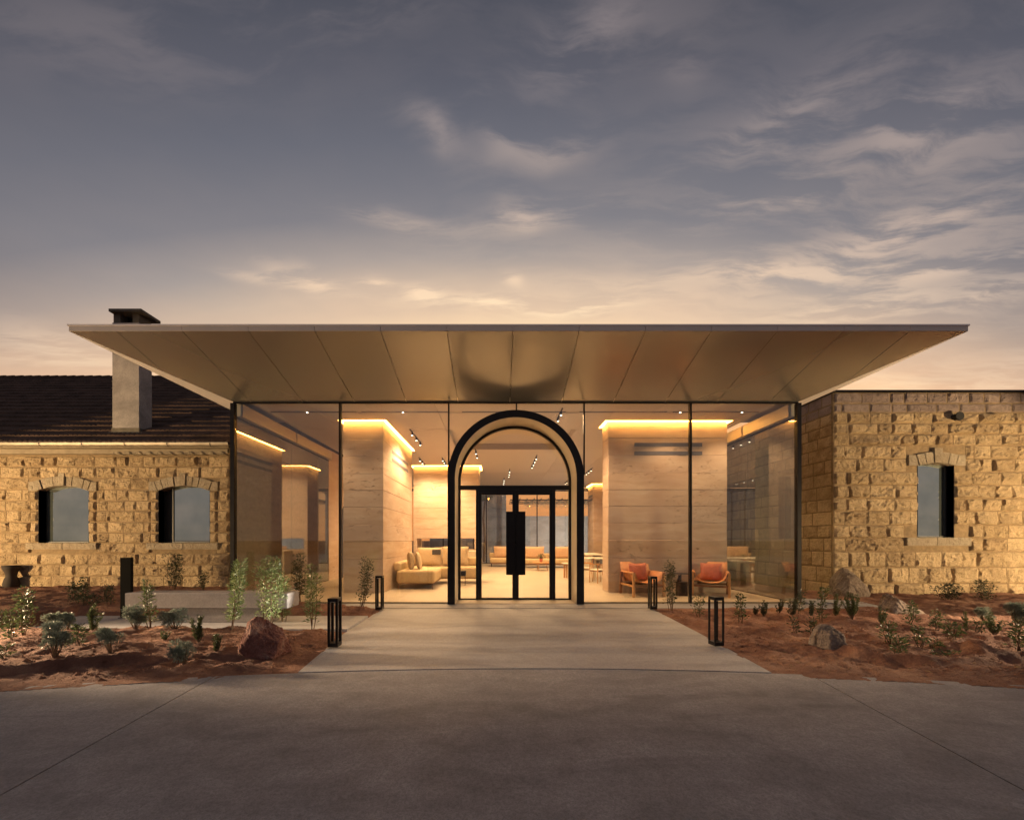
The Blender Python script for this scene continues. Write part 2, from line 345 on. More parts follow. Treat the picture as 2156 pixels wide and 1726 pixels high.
# ---------------------------------------------------------------- mesh helpers
class MB:
    def __init__(s): s.v = []; s.f = []; s.mi = []; s.cur = 0; s.smooth = []; s.sm = False
    def add(s, vs, fs):
        o = len(s.v); s.v += [tuple(v) for v in vs]
        for f in fs: s.f.append(tuple(i + o for i in f)); s.mi.append(s.cur); s.smooth.append(s.sm)
        return s
    def box(s, x0, x1, y0, y1, z0, z1, M=None):
        vs = [Vector((x, y, z)) for z in (z0, z1) for y in (y0, y1) for x in (x0, x1)]
        if M is not None: vs = [M @ v for v in vs]
        return s.add(vs, [(0, 2, 3, 1), (4, 5, 7, 6), (0, 1, 5, 4), (2, 6, 7, 3), (0, 4, 6, 2), (1, 3, 7, 5)])
    def bbox(s, x0, x1, y0, y1, z0, z1, b=.01, M=None):       # box with chamfered edges
        pts = []
        def ring(zz, i):
            return [(x0 + i, y0 + i * 0 + 0, zz)]
        X = (x0, x0 + b, x1 - b, x1); Y = (y0, y0 + b, y1 - b, y1); Z = (z0, z0 + b, z1 - b, z1)
        def loop(ix, iy, zz):  # 8-gon
            e = b if ix else 0
            return [(X[1], Y[0], zz), (X[2], Y[0], zz), (X[3], Y[1], zz), (X[3], Y[2], zz), (X[2], Y[3], zz), (X[1], Y[3], zz), (X[0], Y[2], zz), (X[0], Y[1], zz)]
        def inner(zz):
            return [(X[1], Y[1], zz), (X[2], Y[1], zz), (X[2], Y[1], zz), (X[2], Y[2], zz), (X[2], Y[2], zz), (X[1], Y[2], zz), (X[1], Y[2], zz), (X[1], Y[1], zz)]
        L = [inner(Z[0]), loop(1, 1, Z[1]), loop(1, 1, Z[2]), inner(Z[3])]
        vs = [Vector(p) for l in L for p in l]
        if M is not None: vs = [M @ v for v in vs]
        fs = []
        for k in range(3):
            for i in range(8):
                j = (i + 1) % 8
                a, b_, c, d = k * 8 + i, k * 8 + j, (k + 1) * 8 + j, (k + 1) * 8 + i
                fs.append((a, b_, c, d))
        fs.append((7, 5, 3, 1)); fs.append((24 + 0, 24 + 2, 24 + 4, 24 + 6))
        # drop degenerate duplicates of the inner loops
        out = []
        for f in fs:
            g = []
            for i in f:
                if not g or (vs[i] - vs[g[-1]]).length > 1e-6: g.append(i)
            if len(g) > 2 and (vs[g[0]] - vs[g[-1]]).length < 1e-6: g.pop()
            if len(g) > 2: out.append(tuple(g))
        return s.add(vs, out)
    def prism(s, poly, d, M=None):      # poly in xz, extruded along +y by d
        n = len(poly); vs = [Vector((x, 0, z)) for x, z in poly] + [Vector((x, d, z)) for x, z in poly]
        if M is not None: vs = [M @ v for v in vs]
        return s.add(vs, [tuple(range(n)), tuple(range(2 * n - 1, n - 1, -1))] + [(i, i + n, (i + 1) % n + n, (i + 1) % n) for i in range(n)])
    def tube(s, pts, rad, n=8, closed=False):
        pts = [Vector(p) for p in pts]; rings = []
        rr = rad if hasattr(rad, '__len__') else [rad] * len(pts)
        up = Vector((0, 0, 1))
        for i, p in enumerate(pts):
            t = (pts[min(i + 1, len(pts) - 1)] - pts[max(i - 1, 0)]).normalized()
            a = t.cross(up)
            if a.length < .05: a = t.cross(Vector((1, 0, 0)))
            a.normalize(); b = t.cross(a).normalized()
            rings.append([p + (a * math.cos(2 * math.pi * k / n) + b * math.sin(2 * math.pi * k / n)) * rr[i] for k in range(n)])
        vs = [v for r in rings for v in r]; fs = []
        for i in range(len(pts) - 1):
            for k in range(n): fs.append((i * n + k, i * n + (k + 1) % n, (i + 1) * n + (k + 1) % n, (i + 1) * n + k))
        fs.append(tuple(range(n))[::-1]); fs.append(tuple(range((len(pts) - 1) * n, len(pts) * n)))
        return s.add(vs, fs)
    def lathe(s, prof, n=20, c=(0, 0, 0)):
        vs = []; fs = []
        for r, z in prof:
            for k in range(n): vs.append((c[0] + r * math.cos(2 * math.pi * k / n), c[1] + r * math.sin(2 * math.pi * k / n), c[2] + z))
        for i in range(len(prof) - 1):
            for k in range(n): fs.append((i * n + k, i * n + (k + 1) % n, (i + 1) * n + (k + 1) % n, (i + 1) * n + k))
        fs.append(tuple(range(n))[::-1]); fs.append(tuple(range((len(prof) - 1) * n, len(prof) * n)))
        return s.add(vs, fs)
    def mesh(s, name, mats):
        me = bpy.data.meshes.new(name); me.from_pydata(s.v, [], s.f)
        for m in (mats if isinstance(mats, (list, tuple)) else [mats]): me.materials.append(MATS[m])
        if any(s.mi): me.polygons.foreach_set('material_index', s.mi)
        if any(s.smooth): me.polygons.foreach_set('use_smooth', s.smooth)
        me.update(); return me
    def build(s, name, mats, parent=None, loc=None, rot=None):
        o = bpy.data.objects.new(name, s.mesh(name, mats)); COL.objects.link(o)
        if parent is not None: o.parent = parent
        if loc is not None: o.location = loc
        if rot is not None: o.rotation_euler = rot
        return o
def tag(o, label=None, cat=None, group=None, kind=None):
    if label: o['label'] = label
    if cat: o['category'] = cat
    if group: o['group'] = group
    if kind: o['kind'] = kind
    return o
def thing(name, label, cat, loc=(0, 0, 0), rz=0, group=None):
    o = bpy.data.objects.new(name, None); COL.objects.link(o); o.empty_display_size = .2
    o.location = loc; o.rotation_euler = (0, 0, rz)
    return tag(o, label, cat, group)
def part(name, mat, parent, *boxes, bev=0, label=None):
    mb = MB()
    for b in boxes: (mb.bbox(*b, b=bev) if bev else mb.box(*b))
    o = mb.build(name, mat, parent)
    if label: o['label'] = label
    return o
def copy_tree(o, parent=None):
    c = o.copy(); COL.objects.link(c); c.parent = parent
    for ch in [k for k in KIDS(o)]: copy_tree(ch, c)
    return c
def KIDS(o): return [c for c in o.children]
def lamp_spot(name, loc, target, power, color, angle, blend, parent=None, size=.05):
    l = bpy.data.lights.new(name, 'SPOT'); l.energy = power; l.color = color; l.spot_size = math.radians(angle); l.spot_blend = blend; l.shadow_soft_size = size
    o = bpy.data.objects.new(name, l); COL.objects.link(o); o.location = loc
    d = Vector(target) - Vector(loc); o.rotation_euler = d.to_track_quat('-Z', 'Y').to_euler()
    if parent: o.parent = parent
    return o

# ================================================================ GROUND
def sdist(px, py, poly):
    best = np.full(px.shape, 1e9); 
    for (ax_, ay_), (bx_, by_) in zip(poly[:-1], poly[1:]):
        dx, dy = bx_ - ax_, by_ - ay_; L2 = dx * dx + dy * dy + 1e-9
        t = np.clip(((px - ax_) * dx + (py - ay_) * dy) / L2, 0, 1)
        d = np.hypot(px - ax_ - t * dx, py - ay_ - t * dy); best = np.minimum(best, d)
    return best
def smooth(t): t = np.clip(t, 0, 1); return t * t * (3 - 2 * t)
RD = 26.0
def drive_edge(x): return 4.12 - (RD - np.sqrt(np.maximum(RD * RD - (x - .35) ** 2, 1)))
bermsR = []
for pts, hh, ww in [([(0, 490), (150, 515), (300, 535), (470, 552)], .05, .12), ([(180, 405), (380, 430), (570, 460), (760, 478), (940, 492)], .06, .13), ([(940, 492), (1150, 510), (1400, 532)], .05, .12),
                    ([(960, 690), (1060, 715), (1200, 738), (1330, 752), (1500, 765), (1690, 772), (1820, 762), (1890, 735), (1850, 700), (1750, 672), (1640, 668)], .085, .10),
                    ([(1740, 570), (1900, 590), (2050, 600), (2300, 610)], .06, .12), ([(1840, 695), (1950, 708), (2100, 715), (2300, 722)], .08, .11),
                    ([(1200, 455), (1400, 462), (1700, 466), (2000, 474), (2300, 480)], .06, .14), ([(470, 552), (600, 590), (720, 610)], .04, .12), ([(480, 395), (900, 420), (1200, 455)], .05, .12),
                    ([(990, 590), (1150, 600), (1330, 590), (1480, 560)], .045, .1), ([(1480, 340), (1800, 352), (2200, 350)], .04, .15)]:
    bermsR.append(([gp(1482.2 + a * .3125, 1162.2 + b * .3125) for a, b in pts], hh, ww))
bermsL = []
for pts, hh, ww in [([(0, 715), (180, 740), (420, 722)], .05, .2), ([(1820, 905), (1930, 870), (2040, 835)], .07, .18), ([(40, 905), (330, 890), (600, 905), (800, 880)], .03, .12),
                    ([(100, 1010), (420, 985), (760, 1000), (1100, 975), (1420, 985)], .035, .12), ([(860, 920), (1150, 935), (1450, 900)], .03, .12), ([(850, 800 - 105), (1060, 700), (1300, 706)], .04, .12), ([(1850, 690), (2050, 705), (2250, 700)], .05, .1)]:
    bermsL.append(([gp(a * .3359, 1054.4 + b * .3359) for a, b in pts], hh, ww))
# front earth kerb of the left bed (its top edge)
kerbL = [gp(a * .3359, 1054.4 + b * .3359) for a, b in [(-500, 1135), (0, 1108), (400, 1078), (800, 1052), (1200, 1028), (1500, 1012)]]
def np_noise(x, y, sc, oct_=4, seed=0.0):
    out = np.empty(x.shape); fx = x.ravel(); fy = y.ravel(); o = out.ravel()
    for i in range(fx.size):
        o[i] = mnoise.fractal(Vector((fx[i] * sc + seed, fy[i] * sc, seed)), .9, 2.1, oct_)
    return o.reshape(x.shape)
# cheap lattice noise evaluated by interpolation from tables
class Lat:
    def __init__(s, seed, n=256): s.t = np.random.RandomState(seed).rand(n, n); s.n = n
    def __call__(s, x, y):
        xi = np.floor(x).astype(int); yi = np.floor(y).astype(int); fx = smooth(x - xi); fy = smooth(y - yi); n = s.n
        g = lambda i, j: s.t[i % n, j % n]
        return (g(xi, yi) * (1 - fx) + g(xi + 1, yi) * fx) * (1 - fy) + (g(xi, yi + 1) * (1 - fx) + g(xi + 1, yi + 1) * fx) * fy
LN = [Lat(k) for k in range(8)]
def fbm(x, y, sc, o=4, k0=0):
    r = 0; a = 1; s = 0
    for k in range(o):
        r = r + a * (LN[(k + k0) % 8](x * sc + 37.1 * k, y * sc + 11.7 * k) - .5); s += a; a *= .55; sc *= 2.07
    return r / s
def bed_h(x, y):
    x = np.asarray(x, float); y = np.asarray(y, float)
    h = .035 + fbm(x, y, .7, 4) * .10 + fbm(x, y, 3.5, 4, 2) * .085 + fbm(x, y, 9, 4, 4) * .055
    for poly, hh, ww in bermsR:
        wob = fbm(x, y, 2.5, 2, 5) * .12
        d = sdist(x + wob, y + wob, poly); h = h + hh * np.exp(-(d / ww) ** 2)
        inside = y > 0
    for poly, hh, ww in bermsL:
        wob = fbm(x, y, 2.5, 2, 3) * .1
        d = sdist(x + wob, y + wob, poly); h = h + hh * np.exp(-(d / ww) ** 2)
    # left bed raised behind its earth kerb
    kx = np.array([p[0] for p in kerbL]); ky = np.array([p[1] for p in kerbL])
    ke = np.interp(x, kx, ky) ; amp = np.interp(x, [-9, -4.5, -2.9, -2.4], [.12, .10, .05, 0])
    stp = smooth((y - (ke + fbm(x, y, 4, 2) * .03)) / .05 + .5)
    left = x < -2.0
    h = np.where(left, h + amp * stp, h)
    # sink the edges towards drive, path, slabs
    e = drive_edge(x); k = smooth((y - e) / .35); h = h * (.15 + .85 * k)
    dp = np.maximum(np.maximum(-2.40 - x, x - 3.12), 0); h = h * (.25 + .75 * smooth(dp / .35))
    ds = np.maximum(np.maximum(y - 6.86, 5.74 - y), np.maximum(x + 2.2, -7.9 - x)); h = h * (.12 + .88 * smooth(np.maximum(ds, 0) / .2))
    pe = np.interp(y, [4.04, 5.65, 7.46], [-2.19, -2.39, -2.44]); pr = np.interp(y, [4.085, 5.54, 7.6], [2.97, 3.10, 3.22])
    df = np.maximum(7.72 - y, 0); df = np.where((x < -6.2) | (x > 7.4), 1, df); h = h * (.2 + .8 * smooth(df / .25))
    h = np.where((x > pe + .03) & (x < pr - .03) & (y > e - .02), -.04, h)
    return h
def hz(x, y): return float(bed_h(np.array([x]), np.array([y]))[0])
def bed_mesh(name, x0, x1, y0, y1, dx, dy, hole):
    xs = np.arange(x0, x1 + 1e-6, dx); ys = []
    y = y0
    while y < y1: ys.append(y); y += dy * max(.55, y / 6)
    ys.append(y1); ys = np.array(ys)
    X, Y = np.meshgrid(xs, ys); 
    e = drive_edge(X); Yc = Y
    H = bed_h(X, Y)
    nx, ny = len(xs), len(ys)
    V = np.stack([X, Y, H], -1).reshape(-1, 3)
    idx = np.arange(nx * ny).reshape(ny, nx)
    keep = (Y[:-1, :-1] > e[:-1, :-1] - .12)
    cx_ = (X[:-1, :-1] + X[1:, 1:]) / 2; cy_ = (Y[:-1, :-1] + Y[1:, 1:]) / 2
    keep &= ~hole(cx_, cy_)
    a = idx[:-1, :-1][keep]; b = idx[:-1, 1:][keep]; c = idx[1:, 1:][keep]; d = idx[1:, :-1][keep]
    F = np.stack([a, b, c, d], -1)
    me = bpy.data.meshes.new(name); me.from_pydata(V.tolist(), [], F.tolist()); me.materials.append(MATS['red_soil'])
    me.polygons.foreach_set('use_smooth', [True] * len(me.polygons)); me.update()
    o = bpy.data.objects.new(name, me); COL.objects.link(o); o['kind'] = 'structure'; return o
def holeL(x, y): return ((x > -7.5) & (x < -2.2) & (y > 5.86) & (y < 6.76)) | ((x > -5.9) & (y > 8.2)) | (x > -2.16 - .0)
def holeR(x, y): return ((x < 6.7) & (y > 8.2)) | (x < 2.98)
bed_mesh('planting_bed_left', -15.5, -2.05, 3.0, 10.9, .035, .03, lambda x, y: ((x > -7.4) & (x < -2.3) & (y > 5.9) & (y < 6.7)) | ((x > -5.8) & (y > 8.3)))
bed_mesh('planting_bed_right', 2.85, 15.5, 3.0, 10.4, .035, .03, lambda x, y: ((x < 6.6) & (y > 8.3)))
# far ground sheet
g = MB(); S = 900
g.add([(-S, -S, -.06), (S, -S, -.06), (S, S, -.06), (-S, S, -.06)], [(0, 1, 2, 3)]); tag(g.build('ground', 'red_soil'), kind='structure')

# driveway: three cast slabs with open joints
dw = MB(); dw.box(-30, 30, -20, 3.4, -.058, -.03); drv = dw.build('driveway', 'mortar'); drv['kind'] = 'structure'
def slab_poly(x_at, n=14): pass
JL = ((-3.02, 3.89), (-2.83, 2.08)); JR = ((3.37, 4.07), (3.04, 2.12))
def jx(J, y):
    (a, b), (c, d) = J; y = max(y, -.5); return a + (c - a) * (y - b) / (d - b)
def drive_slab(xl, xr, name='drive_slab'):
    # xl, xr are functions of y; top follows the curved kerb
    top = []; N = 28
    yl = float(drive_edge(xl(3.9))); yr = float(drive_edge(xr(3.9)))
    X0, X1 = xl(yl), xr(yr)
    for i in range(N + 1):
        x = X0 + (X1 - X0) * i / N; top.append((x, float(drive_edge(np.array(x)))))
    poly = [(xl(-.5), -.5), (xl(-20), -20), (xr(-20), -20), (xr(-.5), -.5)] + top[::-1]
    mb = MB(); n = len(poly)
    vs = [(x, y, .004) for x, y in poly] + [(x, y, -.1) for x, y in poly]
    mb.add(vs, [tuple(range(n))] + [(i, i + n, (i + 1) % n + n, (i + 1) % n) for i in range(n)])
    return mb.build(name, 'drive_concrete', drv)
drive_slab(lambda y: -24.0 if y > -50 else 0, lambda y: jx(JL, y) - .006)
drive_slab(lambda y: jx(JL, y) + .006, lambda y: jx(JR, y) - .006)
drive_slab(lambda y: jx(JR, y) + .006, lambda y: 24.0)
def sheet(name, poly, zt, zb, mat, parent=None):
    mb = MB(); n = len(poly)
    mb.add([(x, y, zt) for x, y in poly] + [(x, y, zb) for x, y in poly], [tuple(range(n)), tuple(range(2 * n - 1, n - 1, -1))] + [(i, i + n, (i + 1) % n + n, (i + 1) % n) for i in range(n)])
    return mb.build(name, mat, parent)
def edge(x): return 4.12 - (RD - math.sqrt(RD * RD - (x - .35) ** 2))
pl = sheet('entrance_path', [(-2.19, edge(-2.19) + .005)] + [(x, edge(x) + .005) for x in np.linspace(-1.6, 2.5, 12)] + [(2.97, edge(2.97) + .005), (3.10, 5.54), (3.22, 7.6), (3.22, 7.72), (-2.46, 7.72), (-2.44, 7.46), (-2.39, 5.65)], .012, -.05, 'path_concrete'); tag(pl, kind='structure')
th = sheet('threshold_slab', [(-6.25, 7.728), (7.45, 7.728), (7.45, 8.24), (-6.25, 8.24)], .022, -.05, 'path_concrete'); tag(th, kind='structure')
bs = sheet('bench_paving', [(-7.45, 5.8), (-2.40, 5.8), (-2.43, 6.82), (-7.8, 6.82)], .046, -.05, 'path_concrete'); tag(bs, kind='structure')
st = sheet('side_step_slab', [(7.46, 7.80), (8.1, 7.74), (8.3, 8.5), (6.95, 8.9), (6.95, 8.24), (7.46, 8.24)], .05, -.05, 'path_concrete'); tag(st, kind='structure')
# interior floor
fl = sheet('interior_floor', [(-6.0, 8.245), (6.77, 8.245), (6.77, 22.4), (-6.0, 22.4)], .030, -.04, 'polished_floor'); tag(fl, kind='structure')

# ================================================================ PAVILION
CZ = 4.66                                # interior ceiling height
XL, XR, YF = -6.0, 6.77, 8.30            # glass box
pav = thing('glass_pavilion', 'low modern glass pavilion with flat flaring metal canopy and arched entrance', 'building', (.38, YF, 0))
def P(name, mat, *boxes, bev=0, parent=None):      # part in world coordinates below the pavilion
    mb = MB()
    for b in boxes: (mb.bbox(*b, b=bev) if bev else mb.box(*b))
    return PB(mb, name, mat, parent)
def PB(mb, name, mat, parent=None):
    o = mb.build(name, mat, parent or pav)
    if parent is None: o.location = (-.38, -YF, 0)
    return o
# canopy -------------------------------------------------
FX0, FX1, FY, FZ = -7.61, 8.31, 6.5, 5.15
BZ = 4.575; CB = 11.6
can = MB()
can.add([(FX0 + .02, FY + .02, 5.17), (FX1 - .02, FY + .02, 5.17), (FX1 - .02, CB, 5.17), (FX0 + .02, CB, 5.17), (FX0 + .02, FY + .02, 5.262), (FX1 - .02, FY + .02, 5.262), (FX1 - .02, CB, 5.262), (FX0 + .02, CB, 5.262)],
        [(0, 3, 2, 1), (4, 5, 6, 7), (0, 1, 5, 4), (1, 2, 6, 5), (2, 3, 7, 6), (3, 0, 4, 7)])
can.box(XL + .05, XR - .05, YF + .1, 22.6, CZ + .28, 5.262)
canopy = PB(can, 'canopy', 'fascia_metal')
jt = [.2526 + 1.172 * k for k in range(-8, 9)]
def clip(poly, f):
    out = []
    for i in range(len(poly)):
        a, b = poly[i], poly[(i + 1) % len(poly)]; fa, fb = f(a), f(b)
        if fa >= 0: out.append(a)
        if (fa >= 0) != (fb >= 0):
            t = fa / (fa - fb); out.append((a[0] + (b[0] - a[0]) * t, a[1] + (b[1] - a[1]) * t))
    return out
SL = (FZ - BZ) / (YF - FY)
def zfront(x, y): return FZ - (y - FY) * SL
hl = (XL - FX0) / (YF - FY); hr = (FX1 - XR) / (YF - FY)
def soffit(poly, zf, mat='champagne_metal'):
    poly = [p for i, p in enumerate(poly) if math.hypot(p[0] - poly[i - 1][0], p[1] - poly[i - 1][1]) > 1e-4]
    if len(poly) < 3: return
    mb = MB(); n = len(poly)
    mb.add([(x, y, zf(x, y)) for x, y in poly] + [(x, y, zf(x, y) + .018) for x, y in poly], [tuple(range(n))[::-1], tuple(range(n, 2 * n))] + [(i, (i + 1) % n, (i + 1) % n + n, i + n) for i in range(n)])
    mb.build('soffit_panel', mat, canopy)
gapj = .006
ends = [-99] + jt + [99]
for a, b in zip(ends[:-1], ends[1:]):
    poly = [(a + gapj, FY + .004), (b - gapj, FY + .004), (b - gapj, YF), (a + gapj, YF)]
    poly = clip(poly, lambda p: p[0] - (FX0 + (p[1] - FY) * hl) - .003); 
    if poly: poly = clip(poly, lambda p: (FX1 - (p[1] - FY) * hr) - p[0] - .003)
    if poly: soffit(poly, zfront)
for side in (0, 1):
    ys = [FY, YF, 10.1, CB]
    for a, b in zip(ys[:-1], ys[1:]):
        if side == 0:
            poly = [(FX0 + .004, a + gapj), (XL, a + gapj), (XL, b - gapj), (FX0 + .004, b - gapj)]
            poly = clip(poly, lambda p: -(p[0] - (FX0 + (p[1] - FY) * hl)) - .003 if p[1] < YF + 9 else 1)
            zf = lambda x, y: FZ - (x - FX0) * (FZ - BZ) / (XL - FX0)
        else:
            poly = [(XR, a + gapj), (FX1 - .004, a + gapj), (FX1 - .004, b - gapj), (XR, b - gapj)]
            poly = clip(poly, lambda p: -((FX1 - (p[1] - FY) * hr) - p[0]) - .003 if p[1] < YF + 9 else 1)
            zf = lambda x, y: FZ - (FX1 - x) * (FZ - BZ) / (FX1 - XR)
        if len(poly) > 2: soffit(poly, zf, 'lip_metal')
fj = [FX0] + [j for j in jt if FX0 + .9 < j < FX1 - .9] + [FX1]
for a, b in zip(fj[:-1], fj[1:]):
    mb = MB(); mb.box(a + .004, b - .004, FY - .012, FY + .004, FZ + .002, 5.238); mb.build('fascia_panel', 'fascia_metal', canopy)
mb = MB(); mb.box(FX0 - .02, FX1 + .02, FY - .022, FY + .05, 5.240, 5.266); mb.box(FX0 - .02, FX0 + .03, FY + .05, CB, 5.240, 5.266); mb.box(FX1 - .03, FX1 + .02, FY + .05, CB, 5.240, 5.266); mb.build('roof_edge_trim', 'lip_metal', canopy)
for x0, x1 in ((FX0 - .012, FX0 + .003), (FX1 - .003, FX1 + .012)):
    mb = MB(); mb.box(x0, x1, FY + .006, CB, FZ + .002, 5.238); mb.build('fascia_panel', 'fascia_metal', canopy)
# front glazing ------------------------------------------
posts = [-3.58, -1.13, 1.93, 4.33]
RO, RI, CXA, SPZ = 1.515, 1.354, .38, 2.825
front = P('glass_front', 'black_steel', (XL, XR, YF - .02, YF + .02, BZ - .035, BZ - .004))
def F(name, mat, *b): 
    mb = MB()
    for q in b: mb.box(*q)
    return mb.build(name, mat, front)
for x in (XL, XR): F('corner_post', 'black_steel', (x - .045, x + .045, YF - .05, YF + .04, .03, BZ - .036))
for x in (posts[0], posts[3]): F('mullion', 'black_steel', (x - .022, x + .022, YF - .045, YF + .03, .03, BZ - .036))
for x in (posts[1], posts[2]): F('mullion', 'black_steel', (x - .016, x + .016, YF - .03, YF + .03, SPZ + .1, BZ - .036))
F('mullion', 'black_steel', (CXA + .02 - .016, CXA + .02 + .016, YF - .03, YF + .03, SPZ + RO + .004, BZ - .036))
F('bottom_channel', 'black_steel', (XL + .05, CXA - RO - .002, YF - .018, YF + .018, .032, .05), (CXA + RO + .002, XR - .05, YF - .018, YF + .018, .032, .05))
for a, b in ((XL + .046, posts[0] - .024), (posts[0] + .024, posts[1] - .0), (posts[2] + .0, posts[3] - .024), (posts[3] + .024, XR - .046)):
    F('glass_pane', 'clear_glass', (a, b, YF - .006, YF + .006, .052, BZ - .037))
def spandrel(sgn):
    arc = [(CXA + sgn * (RO + .001) * math.cos(t), SPZ + (RO + .001) * math.sin(t)) for t in np.linspace(.02, math.pi / 2 - .012, 24)]
    xo = posts[2] - .018 if sgn > 0 else posts[1] + .018
    arc = [p for p in arc if (p[0] < xo if sgn > 0 else p[0] > xo)]
    xc = CXA + .02 + sgn * .02
    poly = [(xo, arc[0][1])] + arc + [(xc, arc[-1][1]), (xc, BZ - .037), (xo, BZ - .037)]
    if sgn < 0: poly = poly[::-1]
    mb = MB(); mb.prism(poly, .012, Matrix.Translation((0, YF - .006, 0))); mb.build('glass_pane', 'clear_glass', front)
spandrel(1); spandrel(-1)
# side glazing
for x, yend, nm in ((XL, 12.9, 'glass_side'), (XR, 13.2, 'glass_side')):
    sg = P(nm, 'black_steel', (x - .02, x + .02, YF + .045, yend, 4.23, 4.27), (x - .018, x + .018, YF + .045, yend, .031, .046))
    ysp = np.linspace(YF + .045, yend, 3 if x < 0 else 4)
    for a, b in zip(ysp[:-1], ysp[1:]):
        mb = MB(); mb.box(x - .008, x + .008, a + .004, b - .004, .048, 4.229); mb.build('glass_pane', 'coated_glass', sg)
    for a, b in zip(ysp[:-1], ysp[1:]):
        s = 1 if x < 0 else -1
        mb = MB(); mb.box(min(x, x + s * .14), max(x, x + s * .14), a + .05, b - .008, 4.275, 4.56); mb.build('bulkhead_panel', 'cream_lining', sg)
# arch portal --------------------------------------------
def arch_band(ro, ri, y0, y1, z0=.03, n=40):
    mb = MB(); o = [(CXA - ro, z0)] + [(CXA - ro * math.cos(t), SPZ + ro * math.sin(t)) for t in np.linspace(0, math.pi, n)] + [(CXA + ro, z0)]
    i = [(CXA - ri, z0)] + [(CXA - ri * math.cos(t), SPZ + ri * math.sin(t)) for t in np.linspace(0, math.pi, n)] + [(CXA + ri, z0)]
    N = len(o); vs = [(x, y0, z) for x, z in o] + [(x, y0, z) for x, z in i] + [(x, y1, z) for x, z in o] + [(x, y1, z) for x, z in i]
    fs = []
    for k in range(N - 1):
        fs += [(k, k + 1, N + k + 1, N + k), (2 * N + k, 3 * N + k, 3 * N + k + 1, 2 * N + k + 1), (k, 2 * N + k, 2 * N + k + 1, k + 1), (N + k, N + k + 1, 3 * N + k + 1, 3 * N + k)]
    fs += [(0, N, 3 * N, 2 * N), (N - 1, 3 * N - 1, 4 * N - 1, 2 * N - 1)]
    return mb.add(vs, fs)
portal = PB(arch_band(RO, RI, 8.135, 8.36), 'arch_portal', 'black_steel')
arch_band(RI + .03, RI - .004, 8.142, 8.74).build('arch_lining', 'cream_lining', portal)
arch_band(RI + .12, RI + .031, 8.361, 8.82).build('arch_casing', 'black_steel', portal)
DY = 8.77
arch_band(RI - .005, RI - .062, 8.741, 8.82).build('inner_arch_frame', 'door_steel', portal)
RJ = RI - .062
mb = MB(); mb.box(CXA - RJ, CXA + RJ, 8.74, 8.82, 2.655, 2.755); mb.build('transom_bar', 'door_steel', portal)
# fanlight: glass above the transom
arc = [(CXA + RJ * math.cos(t), SPZ + RJ * math.sin(t)) for t in np.linspace(0, math.pi, 30)]
mb = MB(); mb.prism([(CXA - RJ, 2.757), (CXA + RJ, 2.757)] + arc, .012, Matrix.Translation((0, DY, 0))); mb.build('fanlight_glass', 'clear_glass', portal)
DX0, DX1 = -.545, 1.352
mb = MB(); mb.box(DX0, DX0 + .06, 8.74, 8.82, .032, 2.654); mb.box(DX1 - .06, DX1, 8.74, 8.82, .032, 2.654); mb.box(DX0 + .061, DX1 - .061, 8.74, 8.82, 2.59, 2.654); mb.build('door_frame', 'door_steel', portal)
for a, b in ((CXA - RJ, DX0), (DX1, CXA + RJ)):
    mb = MB(); mb.box(a, b, 8.745, 8.815, .032, .06); mb.build('side_light_rail', 'door_steel', portal)
    mb = MB(); mb.box(a, b, DY, DY + .012, .061, 2.654); mb.build('side_light_glass', 'clear_glass', portal)
mid = (DX0 + DX1) / 2
for s, (a, b) in zip((1, -1), ((DX0 + .062, mid - .0006), (mid + .0006, DX1 - .062))):
    lf = PB((lambda m: (m.box(a, a + .075, 8.75, 8.81, .034, 2.588), m.box(b - .075, b, 8.75, 8.81, .034, 2.588), m.box(a + .076, b - .076, 8.75, 8.81, 2.535, 2.588), m.box(a + .076, b - .076, 8.75, 8.81, .034, .075), m)[-1])(MB()), 'door_leaf', 'door_steel')
    mb = MB(); mb.box(a + .076, b - .076, DY + .004, DY + .016, .076, 2.534); mb.build('door_glass', 'clear_glass', lf)
    hx = (b - .228, b) if s > 0 else (a, a + .228)
    mb = MB(); mb.bbox(hx[0], hx[1], 8.665, 8.69, .63, 2.13, b=.004); hc = (hx[0] + hx[1]) / 2
    for z in (.9, 1.85): mb.box(hc + s * .07 - .012, hc + s * .07 + .012, 8.688, 8.752, z - .012, z + .012)
    mb.build('pull_plate', 'pull_plate_steel', lf)

# ceiling ------------------------------------------------
ceil = MB(); ceil.box(XL, XR, YF + .1, 22.5, CZ + .24, CZ + .27); ce = ceil.build('ceiling', 'shaded_reveal_plaster'); ce['kind'] = 'structure'
xj = [XL + .16] + [CXA + d for d in (-4.9, -3.55, -1.9, 1.9, 3.55, 4.9)] + [XR - .16]
yj = [YF + .02, 9.14, 9.24, 10.6, 13.0, 15.2, 17.4, 19.6, 22.4]
piers = [(-4.20, -3.12, 9.90, 13.2), (2.97, 6.20, 9.95, 10.50), (-3.7, -.86, 15.9, 16.9), (5.42, 6.70, 21.0, 22.3)]
LEDW, LEDG = .075, .02
def crosses(x0, x1, y0, y1, p):
    m = LEDG + LEDW + .01
    return x0 < p[1] + m and x1 > p[0] - m and y0 < p[3] + m and y1 > p[2] - m
def panel_rects():
    rects = []
    for a, b in zip(xj[:-1], xj[1:]):
        for c, d in zip(yj[:-1], yj[1:]):
            if abs(c - 9.14) < .01: continue
            if abs(c - 10.6) < .01 and a > CXA - 1.95 and b < CXA + 1.95: continue
            rects.append((a, b, c, d))
    return rects
